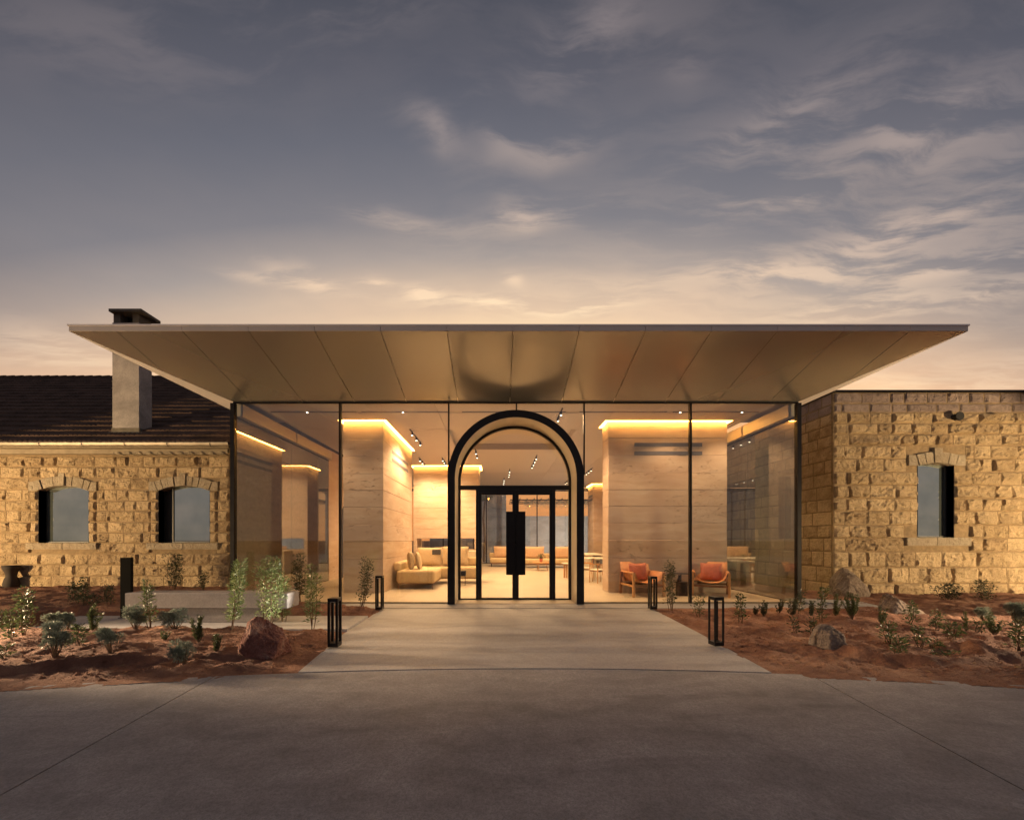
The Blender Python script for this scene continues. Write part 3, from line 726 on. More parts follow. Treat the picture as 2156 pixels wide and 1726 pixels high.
def subtract(rects, h):
    out = []
    for (a, b, c, d) in rects:
        if h[0] >= b or h[1] <= a or h[2] >= d or h[3] <= c: out.append((a, b, c, d)); continue
        if a < h[0]: out.append((a, h[0], c, d))
        if b > h[1]: out.append((h[1], b, c, d))
        a2, b2 = max(a, h[0]), min(b, h[1])
        if c < h[2]: out.append((a2, b2, c, h[2]))
        if d > h[3]: out.append((a2, b2, h[3], d))
    return out
rects = panel_rects()
for p in piers:
    m = LEDG + LEDW
    rects = subtract(rects, (p[0] - m, p[1] + m, p[2] - m, p[3] + m))
for (a, b, c, d) in rects:
    if b - a < .02 or d - c < .02: continue
    mb = MB(); mb.box(a + .004, b - .004, c + .004, d - .004, CZ, CZ + .03); mb.build('ceiling_panel', 'ceiling_panel_white', ce)
# recessed bay over the entrance and the linear air slot at the glass
mb = MB(); mb.box(CXA - 1.9, CXA + 1.9, 10.6, 13.0, CZ + .20, CZ + .23); mb.box(CXA - 1.9, CXA + 1.9, 12.97, 12.996, CZ + .002, CZ + .199); mb.box(CXA - 1.9, CXA + 1.9, 10.604, 10.63, CZ + .002, CZ + .199)
mb.box(CXA - 1.896, CXA - 1.87, 10.631, 12.969, CZ + .002, CZ + .199); mb.box(CXA + 1.87, CXA + 1.896, 10.631, 12.969, CZ + .002, CZ + .199); mb.build('ceiling_recess', 'ceiling_panel_white', ce)
for a, b in ((XL + .3, posts[0]), (posts[0] + .15, posts[1] - .15), (CXA - 1.3, CXA + 1.3), (posts[2] + .1, posts[3] - .12), (posts[3] + .05, XR - .25)):
    mb = MB(); mb.box(a, b, 9.142, 9.238, CZ - .002, CZ + .01); mb.build('air_slot', 'slot_grille', ce)
mb = MB()
mb.box(XL + .16, XR - .16, 9.13, 9.25, CZ + .012, CZ + .03); mb.build('slot_backing', 'cream_lining', ce)

# rammed earth piers -------------------------------------
LEDS = []
def pier(p, label, lifts, slots=(), leds=('f',), niche=None, ztop=CZ + .03):
    x0, x1, y0, y1 = p
    t = thing('rammed_earth_pier', label, 'wall', ((x0 + x1) / 2, y0, .03))
    ox, oy = -(x0 + x1) / 2, -y0
    core = MB()
    zs = [.03]
    while zs[-1] < ztop - .25: zs.append(zs[-1] + lifts * R.uniform(.94, 1.06))
    zs[-1] = ztop
    for a, b in zip(zs[:-1], zs[1:]):
        boxes = [(x0, x1, y0, y1, a, b)]
        if niche and b > niche[2] and a < niche[3]:
            nx0, nx1, nz0, nz1 = niche
            boxes = []
            if a < nz0: boxes.append((x0, x1, y0, y1, a, nz0))
            if b > nz1: boxes.append((x0, x1, y0, y1, nz1, b))
            za, zb = max(a, nz0), min(b, nz1)
            if nx0 > x0: boxes.append((x0, nx0, y0, y1, za, zb))
            if nx1 < x1: boxes.append((nx1, x1, y0, y1, za, zb))
        mb = MB()
        for (a0, a1, b0, b1, c0, c1) in boxes:
            j = R.uniform(-.004, .004)
            mb.bbox(a0 + ox - j, a1 + ox + j, b0 + oy - j, b1 + oy + j, c0 - .03 + .001, c1 - .03 - .001, b=.009)
        mb.build('earth_layer', 'rammed_earth', t)
    mb = MB(); q = MB()
    for (face, c0, c1, zb, zt) in slots:
        m2 = MB()
        if face == 'f': m2.box(c0 + ox, c1 + ox, -.008, .02, zb - .03, zt - .03)
        if face == 'r': m2.box(x1 + ox - .02, x1 + ox + .008, c0 + oy, c1 + oy, zb - .03, zt - .03)
        if face == 'l': m2.box(x0 + ox - .008, x0 + ox + .02, c0 + oy, c1 + oy, zb - .03, zt - .03)
        m2.build('air_slot', 'slot_grille', t)
    G, Wd = LEDG, LEDW; zc0, zc1 = CZ + .004, CZ + .02
    for s in leds:
        m2 = MB()
        if s == 'f': m2.box(x0 - G - Wd, x1 + G + Wd, y0 - G - Wd, y0 - G, zc0, zc1)
        if s == 'r': m2.box(x1 + G, x1 + G + Wd, y0 - G + .001, y1, zc0, zc1)
        if s == 'l': m2.box(x0 - G - Wd, x0 - G, y0 - G + .001, y1, zc0, zc1)
        o = m2.build('led_strip', 'led_glow', None); o.parent = t; o.location = (ox, oy, -.03)
    return t
sz = (az(zz, 10) for zz in ())
sl_f = [('f', ax(1336, 9.95), ax(1479, 9.95), az(929.5, 9.95), az(922, 9.95)), ('f', ax(1336, 9.95), ax(1479, 9.95), az(948, 9.95) - .0, az(940.5, 9.95))]
def slz(k): return [(3.99, 4.09), (3.76, 3.86)][k]
sl_f = [('f', 3.68, 5.52, *slz(0)), ('f', 3.68, 5.52, *slz(1))]
pier(piers[0], 'tall narrow rammed earth wall between the left glass bays, lit by a top strip', .47, [('r', 10.75, 12.6, *slz(0)), ('r', 10.75, 12.6, *slz(1)), ('l', 10.75, 12.6, *slz(0)), ('l', 10.75, 12.6, *slz(1))], ('f', 'r', 'l'))
pier(piers[1], 'broad rammed earth wall behind the two orange armchairs', .47, sl_f, ('f', 'l', 'r'))
pier(piers[2], 'rammed earth fireplace wall with long open niche at the back left', .47, [], ('f', 'l', 'r'), niche=(-3.55, -1.05, 1.05, 1.53))
pier(piers[3], 'far rammed earth wall at the back right behind the dining chairs', .47, [('l', 21.2, 22.1, *slz(0)), ('l', 21.2, 22.1, *slz(1))], ('f', 'l'))
# panelled low block below the niche
t = thing('hearth_block', 'low plain plaster hearth block in front of the fireplace wall', 'hearth', (-1.2, 15.2, .03))
part('hearth_body', 'cream_lining', t, (-1.9, .25, 0, .66, 0, .98), bev=.01)
# rear walls of the hall
def arch_side_wall():
    x = XL
    t = thing('side_wall', 'rammed earth side wall with arched doorway at the left', 'wall', (x, 12.95, .03))
    a0, a1, sp, r = 1.0, 2.6, 2.2, .8
    n = 14
    out = [(0, 0), (a0, 0), (a0, sp)] + [((a0 + a1) / 2 - r * math.cos(k), sp + r * math.sin(k)) for k in np.linspace(0, math.pi, n)][1:-1] + [(a1, sp), (a1, 0), (9.5, 0), (9.5, 4.62), (0, 4.62)]
    M = Matrix(((0, -1, 0, 0), (1, 0, 0, 0), (0, 0, 1, 0), (0, 0, 0, 1)))   # xz-polygon -> yz plane
    # split in simple pieces
    mb = MB(); mb.box(-.4, 0, 0, a0, 0, 4.62); mb.box(-.4, 0, a1, 9.4, 0, 4.62)
    top = [(a0, sp)] + [((a0 + a1) / 2 - r * math.cos(k), sp + r * math.sin(k)) for k in np.linspace(0, math.pi, n)][1:-1] + [(a1, sp), (a1, 4.62), (a0, 4.62)]
    vs = [(0, y, z) for y, z in top] + [(-.4, y, z) for y, z in top]; N = len(top)
    mb.add(vs, [tuple(range(N)), tuple(range(2 * N - 1, N - 1, -1))] + [(i, i + N, (i + 1) % N + N, (i + 1) % N) for i in range(N)])
    mb.build('wall_panel', 'rammed_earth', t)
    fr = MB(); pts_o = [(a0, 0)] + [((a0 + a1) / 2 - r * math.cos(k), sp + r * math.sin(k)) for k in np.linspace(0, math.pi, n)] + [(a1, 0)]
    pts_i = [(a0 + .1, 0)] + [((a0 + a1) / 2 - (r - .1) * math.cos(k), sp + (r - .1) * math.sin(k)) for k in np.linspace(0, math.pi, n)] + [(a1 - .1, 0)]
    N = len(pts_o); vs = [(.06, y, z) for y, z in pts_o] + [(.06, y, z) for y, z in pts_i] + [(-.3, y, z) for y, z in pts_o] + [(-.3, y, z) for y, z in pts_i]; fs = []
    for k in range(N - 1): fs += [(k, N + k, N + k + 1, k + 1), (k, k + 1, 2 * N + k + 1, 2 * N + k), (N + k, 3 * N + k, 3 * N + k + 1, N + k + 1)]
    fr.add(vs, fs); fr.build('arch_frame', 'slot_grille', t)
    fr = MB(); fr.box(-.25, -.2, a0, a1, 0, sp + r); fr.build('doorway_panel', 'slot_grille', t)
arch_side_wall()
t = thing('side_wall', 'plain rammed earth side wall at the right behind the dining tables', 'wall', (XR, 13.25, .03))
part('wall_panel', 'rammed_earth', t, (0, .4, 0, 9.1, 0, 4.62))
# back glazing
bg = P('glass_back', 'black_steel', (XL, XR, 22.45, 22.52, 4.45, 4.62), (XL, XR, 22.46, 22.51, .03, .07))
for x in (-6, -3.4, -1.55, -.75, 2.35, 4.6, 6.7): 
    mb = MB(); mb.box(x - .03, x + .03, 22.44, 22.52, .071, 4.449); mb.build('mullion', 'black_steel', bg)
xs_ = (-6, -3.4, -1.55, -.75, 2.35, 4.6, 6.7)
for a, b in zip(xs_[:-1], xs_[1:]):
    mb = MB(); mb.box(a + .031, b - .031, 22.474, 22.486, .071, 4.449); mb.build('glass_pane', 'clear_glass', bg)

# ================================================================ STONE BUILDINGS
def stone_mesh(w, h, d, rough, rng, nx=None):
    nx = max(5, int(w / .036)) if nx is None else nx; nz = max(5, int(h / .036))
    vs = []; fs = []; seed = rng.uniform(0, 500)
    tx, tz = rng.uniform(-.3, .3) * rough, rng.uniform(-.6, .3) * rough
    base = d + rng.uniform(-.18, .28) * rough
    cs = [rng.uniform(.0, .035) for _ in range(4)]
    facet = [(rng.uniform(0, 1), rng.uniform(0, 1), rng.uniform(-1.6, 1.6), rng.uniform(-1.8, 1.4), rng.uniform(0, .6)) for _ in range(5)]
    for j in range(nz + 1):
        for i in range(nx + 1):
            u, v = i / nx, j / nz
            eu, ev = min(u, 1 - u) * w, min(v, 1 - v) * h
            e = min(eu, ev); k = min(1, e / .032); k = math.sqrt(max(0, 1 - (1 - k) ** 2))
            wob = .007
            x = (u - .5) * w; z = (v - .5) * h
            if i in (0, nx): x += mnoise.noise(Vector((z * 9, seed, i))) * wob * 1.6 - (wob if i == nx else -wob)
            if j in (0, nz): z += mnoise.noise(Vector((x * 9, seed + 9, j))) * wob * 1.6 - (wob if j == nz else -wob)
            fa = min((f[4] + (u - f[0]) * f[2] + (v - f[1]) * f[3]) for f in facet)
            n = mnoise.fractal(Vector((x * 7 + seed, z * 9, seed)), .75, 2.1, 5)
            y = base * k + rough * k * (.62 * fa + .60 * n) + (tx * (u - .5) + tz * (v - .5)) * k
            y = max(y, .004 * (1 - k) + .002)
            vs.append((x, -y, z))
    idx = lambda i, j: j * (nx + 1) + i
    for j in range(nz):
        for i in range(nx): fs.append((idx(i, j), idx(i + 1, j), idx(i + 1, j + 1), idx(i, j + 1)))
    per = [idx(i, 0) for i in range(nx + 1)] + [idx(nx, j) for j in range(1, nz + 1)] + [idx(i, nz) for i in range(nx - 1, -1, -1)] + [idx(0, j) for j in range(nz - 1, 0, -1)]
    o = len(vs)
    for p in per: vs.append((vs[p][0], .02, vs[p][2]))
    for k in range(len(per)):
        k2 = (k + 1) % len(per); fs.append((per[k], o + k, o + k2, per[k2]))
    mb = MB(); mb.add(vs, fs); return mb
def lay_stones(wall, u0, u1, rows, wmin, wmax, d, rough, rng, holes=(), mats=None, joint=.020):
    cnt = 0
    for ri, (zb, zt) in enumerate(rows):
        segs = [(u0, u1)]
        for (h0, h1, g0, g1) in holes:
            if zt > g0 + .02 and zb < g1 - .02:
                ns = []
                for a, b in segs:
                    if h0 >= b or h1 <= a: ns.append((a, b)); continue
                    if a < h0: ns.append((a, h0))
                    if b > h1: ns.append((h1, b))
                segs = ns
        for a, b in segs:
            if b - a < .08: continue
            cur = a; first = True; ws = []
            while cur < b - 1e-6:
                w = rng.uniform(wmin, wmax)
                if first: w *= rng.uniform(.45, 1); first = False
                if b - cur - w < wmin * .6: w = b - cur
                if w > wmax * 1.35: w = w / 2
                ws.append((cur, cur + w)); cur += w
            for p, q in ws:
                w, h = q - p - joint, zt - zb - joint
                mt, dd, rr = (mats(ri) if mats else ('split_limestone', d, rough))
                if rng.random() < .15: rr *= 1.5
                st_ = stone_mesh(w, h, dd, rr, rng).build('stone', mt, wall, ((p + q) / 2, 0, (zb + zt) / 2)); cnt += 1
    return cnt
def arch_stones(win, cx, zs, hw, rise, thick, n, proud, key, rng):
    Rr = (hw * hw + rise * rise) / (2 * rise); cz = zs + rise - Rr; a0 = math.asin(hw / Rr)
    angs = np.linspace(-a0, a0, n + 1)
    for i in range(n):
        a, b = angs[i] + .009 / Rr, angs[i + 1] - .009 / Rr; k = (i == n // 2)
        ro = Rr + thick + (key if k else 0); pr = proud + (.03 if k else rng.uniform(-.014, .014))
        poly = [(cx + Rr * math.sin(a), cz + Rr * math.cos(a)), (cx + Rr * math.sin(b), cz + Rr * math.cos(b)), (cx + ro * math.sin(b), cz + ro * math.cos(b)), (cx + ro * math.sin(a), cz + ro * math.cos(a))]
        mb = MB(); mb.prism(poly, pr + .30, Matrix.Translation((0, -pr, 0))); mb.build('voussoir', 'dressed_limestone', win)
    for s in (-1, 1):                      # springer stones
        a = s * a0; p0 = (cx + Rr * math.sin(a) + s * .006, zs - .004); p1 = (cx + (Rr + thick) * math.sin(a) + s * .006, cz + (Rr + thick) * math.cos(a))
        top = p1[1]; xo = cx + s * (hw + thick * .92)
        poly = [p0, (xo, zs - .004), (xo, top), p1]
        if s < 0: poly = poly[::-1]
        mb = MB(); mb.prism(poly, proud + .12, Matrix.Translation((0, -proud, 0))); mb.build('springer_stone', 'dressed_limestone', win)
def window(bld, wall, cx, z0, zs, hw, rise, thick, n, key, blind, side, sill, rng):
    win = MB(); zc = zs + rise; fd = .17
    win.box(cx - hw, cx - hw + .03, fd, fd + .05, z0, zc); win.box(cx + hw - .03, cx + hw, fd, fd + .05, z0, zc)
    win.box(cx - hw + .03, cx + hw - .03, fd, fd + .05, z0, z0 + .03); win.box(cx - hw + .03, cx + hw - .03, fd, fd + .05, zc - .03, zc)
    w = win.build('window', 'window_frame_paint', wall)
    mb = MB(); mb.box(cx - hw - .004, cx - hw, -.01, fd, z0, zc); mb.box(cx + hw, cx + hw + .004, -.01, fd, z0, zc); mb.box(cx - hw, cx + hw, fd + .3, fd + .31, z0, zc); mb.build('reveal', 'shaded_reveal_plaster', w)
    b0, b1 = blind
    mb = MB(); mb.box(cx + b0, cx + b1, fd - .012, fd - .002, z0 + .02, zc - .02); mb.build('frosted_panel', 'frosted_panel', w)
    mb = MB(); xa, xb, ya_ = cx + b0 - .012, cx + b1 + .012, fd - .034
    for q in ((xa, xa + .03, ya_, fd - .0125, z0 + .031, zc - .04), (xb - .03, xb, ya_, fd - .0125, z0 + .031, zc - .04), (xa, xb, ya_, fd - .0125, z0 + .002, z0 + .03)): mb.box(*q)
    mb.build('sash_frame', 'window_frame_paint', w)
    mb = MB(); mb.box(cx - hw + .03, cx + hw - .03, fd + .02, fd + .03, z0 + .03, zc - .03); mb.build('pane', 'window_frame_paint', w)
    arch_stones(w, cx, zs, hw, rise, thick, n, .045, key, rng)
    (s0, s1, sb, stp) = sill
    k = (s0 + s1) / 2 + rng.uniform(-.1, .1)
    for a, b in ((s0, k), (k, s1)):
        mb = MB(); mb.bbox(a + .004, b - .004, -.075, .28, sb, stp, b=.008); mb.build('sill', 'dressed_limestone', w)
    return w
def wall_backing(name, bld, u0, u1, z0, z1, holes, thick=.4):
    mb = MB(); us = sorted({u0, u1, *[h[0] for h in holes], *[h[1] for h in holes]})
    for a, b in zip(us[:-1], us[1:]):
        hs = [h for h in holes if h[0] <= a + 1e-6 and h[1] >= b - 1e-6]
        if not hs: mb.box(a, b, 0.001, thick, z0, z1)
        else:
            h = hs[0]; mb.box(a, b, 0.001, thick, z0, h[2]); mb.box(a, b, 0.001, thick, h[3], z1)
    return mb.build(name, 'mortar', bld)

# ---- left building
DL = 10.36; rl = random.Random(11)
LB = thing('stone_building', 'long stone building on the left with dark tiled roof and tall chimney', 'building', (-11, DL, 0))
def lx(px): return ax(px, DL) + 11
zr = [az(v / 1.1874, DL) for v in (1140.7, 1167.4, 1195.6, 1223.8, 1252, 1276.7, 1304.6, 1331.8, 1357.7, 1383.6, 1411.5, 1439.5, 1478.6)]
zr[-1] = -.02
rowsL = [(b, a) for a, b in zip(zr[:-1], zr[1:])]
w1 = (lx(82), lx(187.5)); w2 = (lx(334.5), lx(442))
WZ0, WZS, WRS = az(1142.5, DL), 2.845, .14
holes = [(w1[0], w1[1], WZ0, WZS + WRS), (w2[0], w2[1], WZ0, WZS + WRS)]
lu0, lu1 = -4.4, lx(483)
wl = wall_backing('wall', LB, lu0, lu1, -.1, 3.93, holes)
shol = []
for w in (w1, w2):
    shol += [(w[0] - .225, w[1] + .225, WZ0 - .02, WZS), (w[0], w[1], WZ0 - .19, WZS + .1), (w[0] - .27, w[1] + .27, WZS - .02, WZS + .30), (w[0] - .20, w[1] + .20, WZ0 - .19, WZ0 + .0)]
lay_stones(wl, lu0, lu1 - .005, rowsL, .30, .70, .040, .048, rl, [(a, b, c, d) for a, b, c, d in shol])
for (a, b), bl in ((w1, (-.66, .70)), (w2, (-.45, .70))):
    c = (a + b) / 2; hw = (b - a) / 2
    window(LB, wl, c, WZ0, WZS, hw, WRS, .27, 9, .08, bl, 0, (c - hw - .30, c + hw + .28, WZ0 - .185, WZ0 - .004), rl)
# narrow jamb stones up both sides of each window
for (a, b) in (w1, w2):
    for x0 in (a - .212, b + .004):
        zz_ = [WZ0] + [z for z in sorted(zr) if WZ0 + .12 < z < WZS - .12] + [WZS]
        for p, q in zip(zz_[:-1], zz_[1:]):
            stone_mesh(.206, q - p - .016, .055, .022, rl).build('jamb_stone', 'split_limestone', wl, (x0 + .104, 0, (p + q) / 2))
# eaves: board, scalloped tile ends, gutter
mb = MB(); mb.box(lu0, lu1 + .05, -.14, -.002, 3.86, 3.99); mb.build('eaves_board', 'eaves_board', LB)
mb = MB(); N = int((lu1 - lu0) / .28)
mb = MB()
for i in range(N):
    c = lu0 + (i + .5) * (lu1 - lu0) / N
    if c < 0.2: continue
    mb.add(*(lambda r: ([(c + r * math.cos(t), -.17, 3.845 + r * math.sin(t) * .62) for t in np.linspace(0, math.pi, 9)] + [(c + r * math.cos(t), -.01, 3.845 + r * math.sin(t) * .62) for t in np.linspace(0, math.pi, 9)], [tuple(range(8, -1, -1))] + [(k, k + 1, k + 10, k + 9) for k in range(8)] + [(0, 9, 17, 8)]))(.11))
e = mb.build('tile_end_course', 'dressed_limestone', LB); e['kind'] = 'stuff'
gut = MB(); prof = [(-.36 - .07 + .075 * math.cos(t), 4.10 + .085 * math.sin(t)) for t in np.linspace(math.pi, 2 * math.pi, 9)]
prof = prof + [(p[0] * .999 + .0, p[1] + .012) for p in prof[::-1]]
nP = len(prof); L0, L1 = lu0 - 9.0, lu1 + .25
gut.add([(L0, y + .10, z) for y, z in prof] + [(L1, y + .10, z) for y, z in prof], [(i, (i + 1) % nP, (i + 1) % nP + nP, i + nP) for i in range(nP)])
gutter = gut.build('gutter', 'gutter_zinc', LB)
x = L0 + .3
while x < L1:
    mb = MB(); mb.add([(xx, y + .10 + (0), z - .006) for xx in (x, x + .02) for y, z in [(-.36 - .07 + .085 * math.cos(t), 4.10 + .095 * math.sin(t)) for t in np.linspace(math.pi, 2 * math.pi, 9)]], [(k, k + 1, k + 10, k + 9) for k in range(8)]); mb.build('gutter_bracket', 'black_steel', gutter); x += 1.16
mb = MB(); mb.box(L0, L1 - .1, -.262, .3, 4.0, 4.03); mb.build('eaves_soffit', 'eaves_board', LB)
# roof
PIT = .70; ry0 = -.30; rz0 = 4.11; nrow = 19; rise_len = 6.9; courses = nrow
rf = MB(); rf.sm = False; wave = .135; xs = np.arange(L0, L1 + 1e-6, wave / 5)
for r in range(courses):
    ya, yb = ry0 + rise_len * r / courses, ry0 + rise_len * (r + 1) / courses + .06
    za, zb = rz0 + PIT * (ya - ry0), rz0 + PIT * (yb - ry0)
    n = len(xs); off = len(rf.v); jit = [R.uniform(-.010, .010) for _ in range(int((L1 - L0) / (wave * 2)) + 3)]
    vs = []
    wv_ = np.abs(np.sin(math.pi * (xs - L0) / wave)) ** .8 * .034
    for k, (yy, zz, up) in enumerate(((ya, za, -.01), (ya, za, .055), (yb, zb, .0))):
        for i, xx in enumerate(xs):
            j = jit[int((xx - L0) / (wave * 2))]
            vs.append((xx, yy + j * .6, zz + up + (wv_[i] if k else wv_[i] * .6) + (j if k < 2 else 0)))
    fs = []
    for k in range(2):
        for i in range(n - 1): fs.append((k * n + i, k * n + i + 1, (k + 1) * n + i + 1, (k + 1) * n + i))
    rf.add(vs, fs)
rt = rf.build('roof_tiles', 'dark_roof_tile', LB); rt['kind'] = 'stuff'
mb = MB(); mb.add([(L0, ry0, rz0 - .03), (L1, ry0, rz0 - .03), (L1, ry0 + rise_len, rz0 + PIT * rise_len - .03), (L0, ry0 + rise_len, rz0 + PIT * rise_len - .03), (L1, ry0 + 2 * rise_len, rz0 - .03), (L0, ry0 + 2 * rise_len, rz0 - .03)], [(0, 1, 2, 3), (3, 2, 4, 5), (1, 4, 2), (0, 3, 5)])
mb.build('roof', 'dark_roof_tile', LB)
rp = LB.children[-1]
x = L0
while x < L1 - .2:
    mb = MB(); mb.tube([(x, ry0 + rise_len, rz0 + PIT * rise_len + .02), (x + .42, ry0 + rise_len, rz0 + PIT * rise_len + .035)], [.085, .10], 8); mb.build('ridge_tile', 'dark_roof_tile', rp); x += .40
mb = MB(); mb.box(lu1 - .4, lu1 - .01, .41, 13.0, -.1, 4.0); mb.build('gable_wall', 'mortar', LB)
# chimney
cy0 = 10.7 - DL; cl, cr = ax(236, 10.7) + 11, ax(293, 10.7) + 11; cdp = .40
ch = MB(); ch.bbox(cl, cr, cy0, cy0 + cdp, 4.3, az(697, 10.7) + .25, b=.008); chim = ch.build('chimney', 'chimney_render', LB)
mb = MB(); mb.box(cl - .01, cr + .01, cy0 - .012, cy0 + cdp + .012, 4.4, 4.72); mb.build('flashing_skirt', 'chimney_cap_stone', chim)
mb = MB(); mb.add([(cl - .30, cy0 - .25, 4.395), (cr + .25, cy0 - .25, 4.395), (cr + .1, cy0 - .02, 4.60), (cl - .08, cy0 - .02, 4.60)], [(0, 1, 2, 3)]); mb.build('mortar_fillet', 'chimney_cap_stone', chim)
zt0, zt1 = az(697, 10.7) + .251, az(661, 10.7)
pw_ = .20
for a, b in ((cl + .03, cl + .03 + pw_), (cr - pw_, cr - .01)):
    mb = MB(); mb.box(a, b, cy0 + .01, cy0 + cdp - .01, zt0, zt1); mb.build('vent_pillar', 'chimney_cap_stone', chim)
mb = MB(); mb.box(cl + .03 + pw_ + .001, cr - pw_ - .001, cy0 + cdp * .6, cy0 + cdp * .6 + .02, zt0, zt1); mb.build('vent_back', 'rubber', chim)
mb = MB(); mb.bbox(ax(228, 10.58) + 11, ax(297, 10.58) + 11, 10.58 - DL, cy0 + cdp + .10, zt1 + .002, zt1 + .085, b=.006); mb.build('cap', 'chimney_cap_stone', chim)

# ---- right building
DR = 9.8; rr_ = random.Random(23)
RB = thing('stone_building', 'flat roofed rough stone building on the right with one narrow window', 'building', (8.95, DR, 0))
def z2(v): return az((940 + v / 2.877) / 1.1874, DR)
zz = [z2(v) for v in (120, 198, 264, 342, 420, 500, 595, 690, 785, 880, 972, 1072, 1165, 1262, 1375, 1490, 1575)]; zz[-1] = -.03
rowsR = [(b, a) for a, b in zip(zz[:-1], zz[1:])]
rw = (11.19 - 8.95, 12.16 - 8.95); rc, rhw = (rw[0] + rw[1]) / 2, (rw[1] - rw[0]) / 2
RZ0, RZS, RRS = 1.525, 3.44, .07
wr = wall_backing('wall', RB, 0, 8.0, -.1, zz[0], [(rw[0], rw[1], RZ0, RZS + RRS)])
hs = [(rw[0], rw[1], RZ0 - .245, RZS + .1), (rw[0] - .30, rw[1] + .30, RZS - .02, RZS + .30), (rw[0] - .36, rw[1] + .40, RZ0 - .235, RZ0)]
def mR(ri): return ('unlit_coping_sandstone', .03, .03) if ri == 0 else (('unlit_coping_sandstone', .03, .006) if ri == 1 else ('split_limestone', .048, .055))
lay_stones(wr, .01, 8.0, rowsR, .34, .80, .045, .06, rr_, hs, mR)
window(RB, wr, rc, RZ0, RZS, rhw, RRS, .29, 5, .10, (-rhw + .01, rhw - .03), 1, (rw[0] - .355, rw[1] + .395, RZ0 - .225, RZ0 - .004), rr_)
mb = MB(); mb.box(-.04, 8.0, -.07, 9, zz[0] + .004, zz[0] + .05); mb.build('roof_coping', 'black_steel', RB)
mb = MB(); mb.box(.4, 8.0, .41, 9, zz[0] - .1, zz[0]); mb.build('flat_roof', 'mortar', RB)
mb = MB(); mb.lathe([(.085, 0), (.085, .12), (.11, .12), (.11, .14)], 14); so = mb.build('vent_spout', 'rubber', RB, (ax(2006 - 0, DR) - 8.95, -.02, 4.72), (math.pi / 2, 0, 0))
# return wall (faces the pavilion): local x runs towards the camera
RL = 5.2
rwt = MB(); wh = (RL - 1.30 - .62, RL - 1.30, 1.5, 3.47)
wret = wall_backing('return_wall', RB, 0, RL, -.1, zz[0], [wh]); wret.rotation_euler = (0, 0, -math.pi / 2); wret.location = (0, RL, 0)
lay_stones(wret, 0, RL - .05, rowsR, .36, .60, .02, .018, rr_, [(wh[0], wh[1], wh[2], wh[3])], lambda ri: ('unlit_coping_sandstone', .02, .01) if ri < 2 else ('split_limestone', .022, .022))
mb = MB(); mb.box(wh[0], wh[1], .2, .25, wh[2], wh[3]); mb.build('window', 'frosted_panel', wret)
ctrl = MB(); ctrl.box(.001, .4, .002, .4, -.1, zz[0]); ctrl.build('corner_core', 'mortar', RB)

# ================================================================ OBJECTS OUTSIDE
# bench
t = thing('concrete_bench', 'long cantilevered pale concrete bench on the paving strip at left', 'bench', (-4.9, 6.2, .046))
mb = MB(); mb.bbox(-1.43, 1.33, 0, .36, .25, .51, b=.012); mb.build('seat', 'bench_concrete', t)
mb = MB(); mb.bbox(-.72, 1.0, .07, .32, 0, .249, b=.008); mb.build('plinth', 'bench_concrete', t)
# dark upright slab post
t = thing('dark_post', 'tall flat black metal post standing behind the left end of the bench', 'post', ((ax(252.6, 6.62) + ax(275.5, 6.62)) / 2, 6.62, .046))
mb = MB(); mb.bbox(-.098, .098, 0, .05, 0, 1.09, b=.004); mb.build('panel', 'matt_black', t)
mb = MB(); mb.bbox(-.12, .12, -.02, .07, -.02, .012, b=.004); mb.build('base_plate', 'black_steel', t)
# urn in front of the left wall
ux = ax(24, 10.14)
t = thing('urn', 'dark flared clay urn against the stone wall at the far left edge', 'urn', (ux, 10.14, hz(ux, 10.14) - .03))
mb = MB(); mb.sm = True; mb.lathe([(.10, 0), (.15, .04), (.16, .12), (.13, .25), (.10, .33), (.12, .44), (.165, .54), (.17, .60), (.14, .60), (.09, .5)], 24); mb.build('bowl', 'urn_terracotta', t)
mb = MB(); mb.sm = True; mb.lathe([(.165, 0), (.175, .02), (.165, .04)], 24, (0, 0, .585)); mb.build('rim', 'urn_terracotta', t)
# bollards
def bollard(px, py, label, w=.145, h=.65, rz=0.0, louver=False):
    x, y = gp(px, py); z = .036
    t = thing('bollard_light', label, 'bollard', (x, y + w / 2, z), rz, 'slender black frame bollard lights along the path')
    a = w / 2; q = .030 if not louver else .020
    mb = MB(); mb.bbox(-a, a, -a, a, 0, .05, b=.003); mb.build('base', 'black_steel', t)
    mb = MB(); mb.bbox(-a, a, -a, a, h - .045, h, b=.003); mb.build('cap', 'black_steel', t)
    for sx in (-1, 1):
        for sy in (-1, 1):
            mb = MB(); mb.box(min(sx * a, sx * (a - q)), max(sx * a, sx * (a - q)), min(sy * a, sy * (a - q)), max(sy * a, sy * (a - q)), .0505, h - .0455); mb.build('upright', 'black_steel', t)
    mb = MB(); mb.box(-a + .03, a - .03, -a + .03, a - .03, h - .055, h - .046); mb.build('lamp_lens', 'white_ceramic', t)
bollard(700, 1368, 'black frame bollard on the left edge of the path nearest the red boulder', .135, .645, .0)
bollard(797, 1287, 'black frame bollard at the left back end of the path near the glass', .14, .69, 0)
bollard(1514, 1365.5, 'black frame bollard on the right edge of the path closest to the driveway', .135, .655, .12, True)
bollard(1377, 1286, 'black frame bollard at the right back end of the path below the orange armchair', .14, .67, 0)

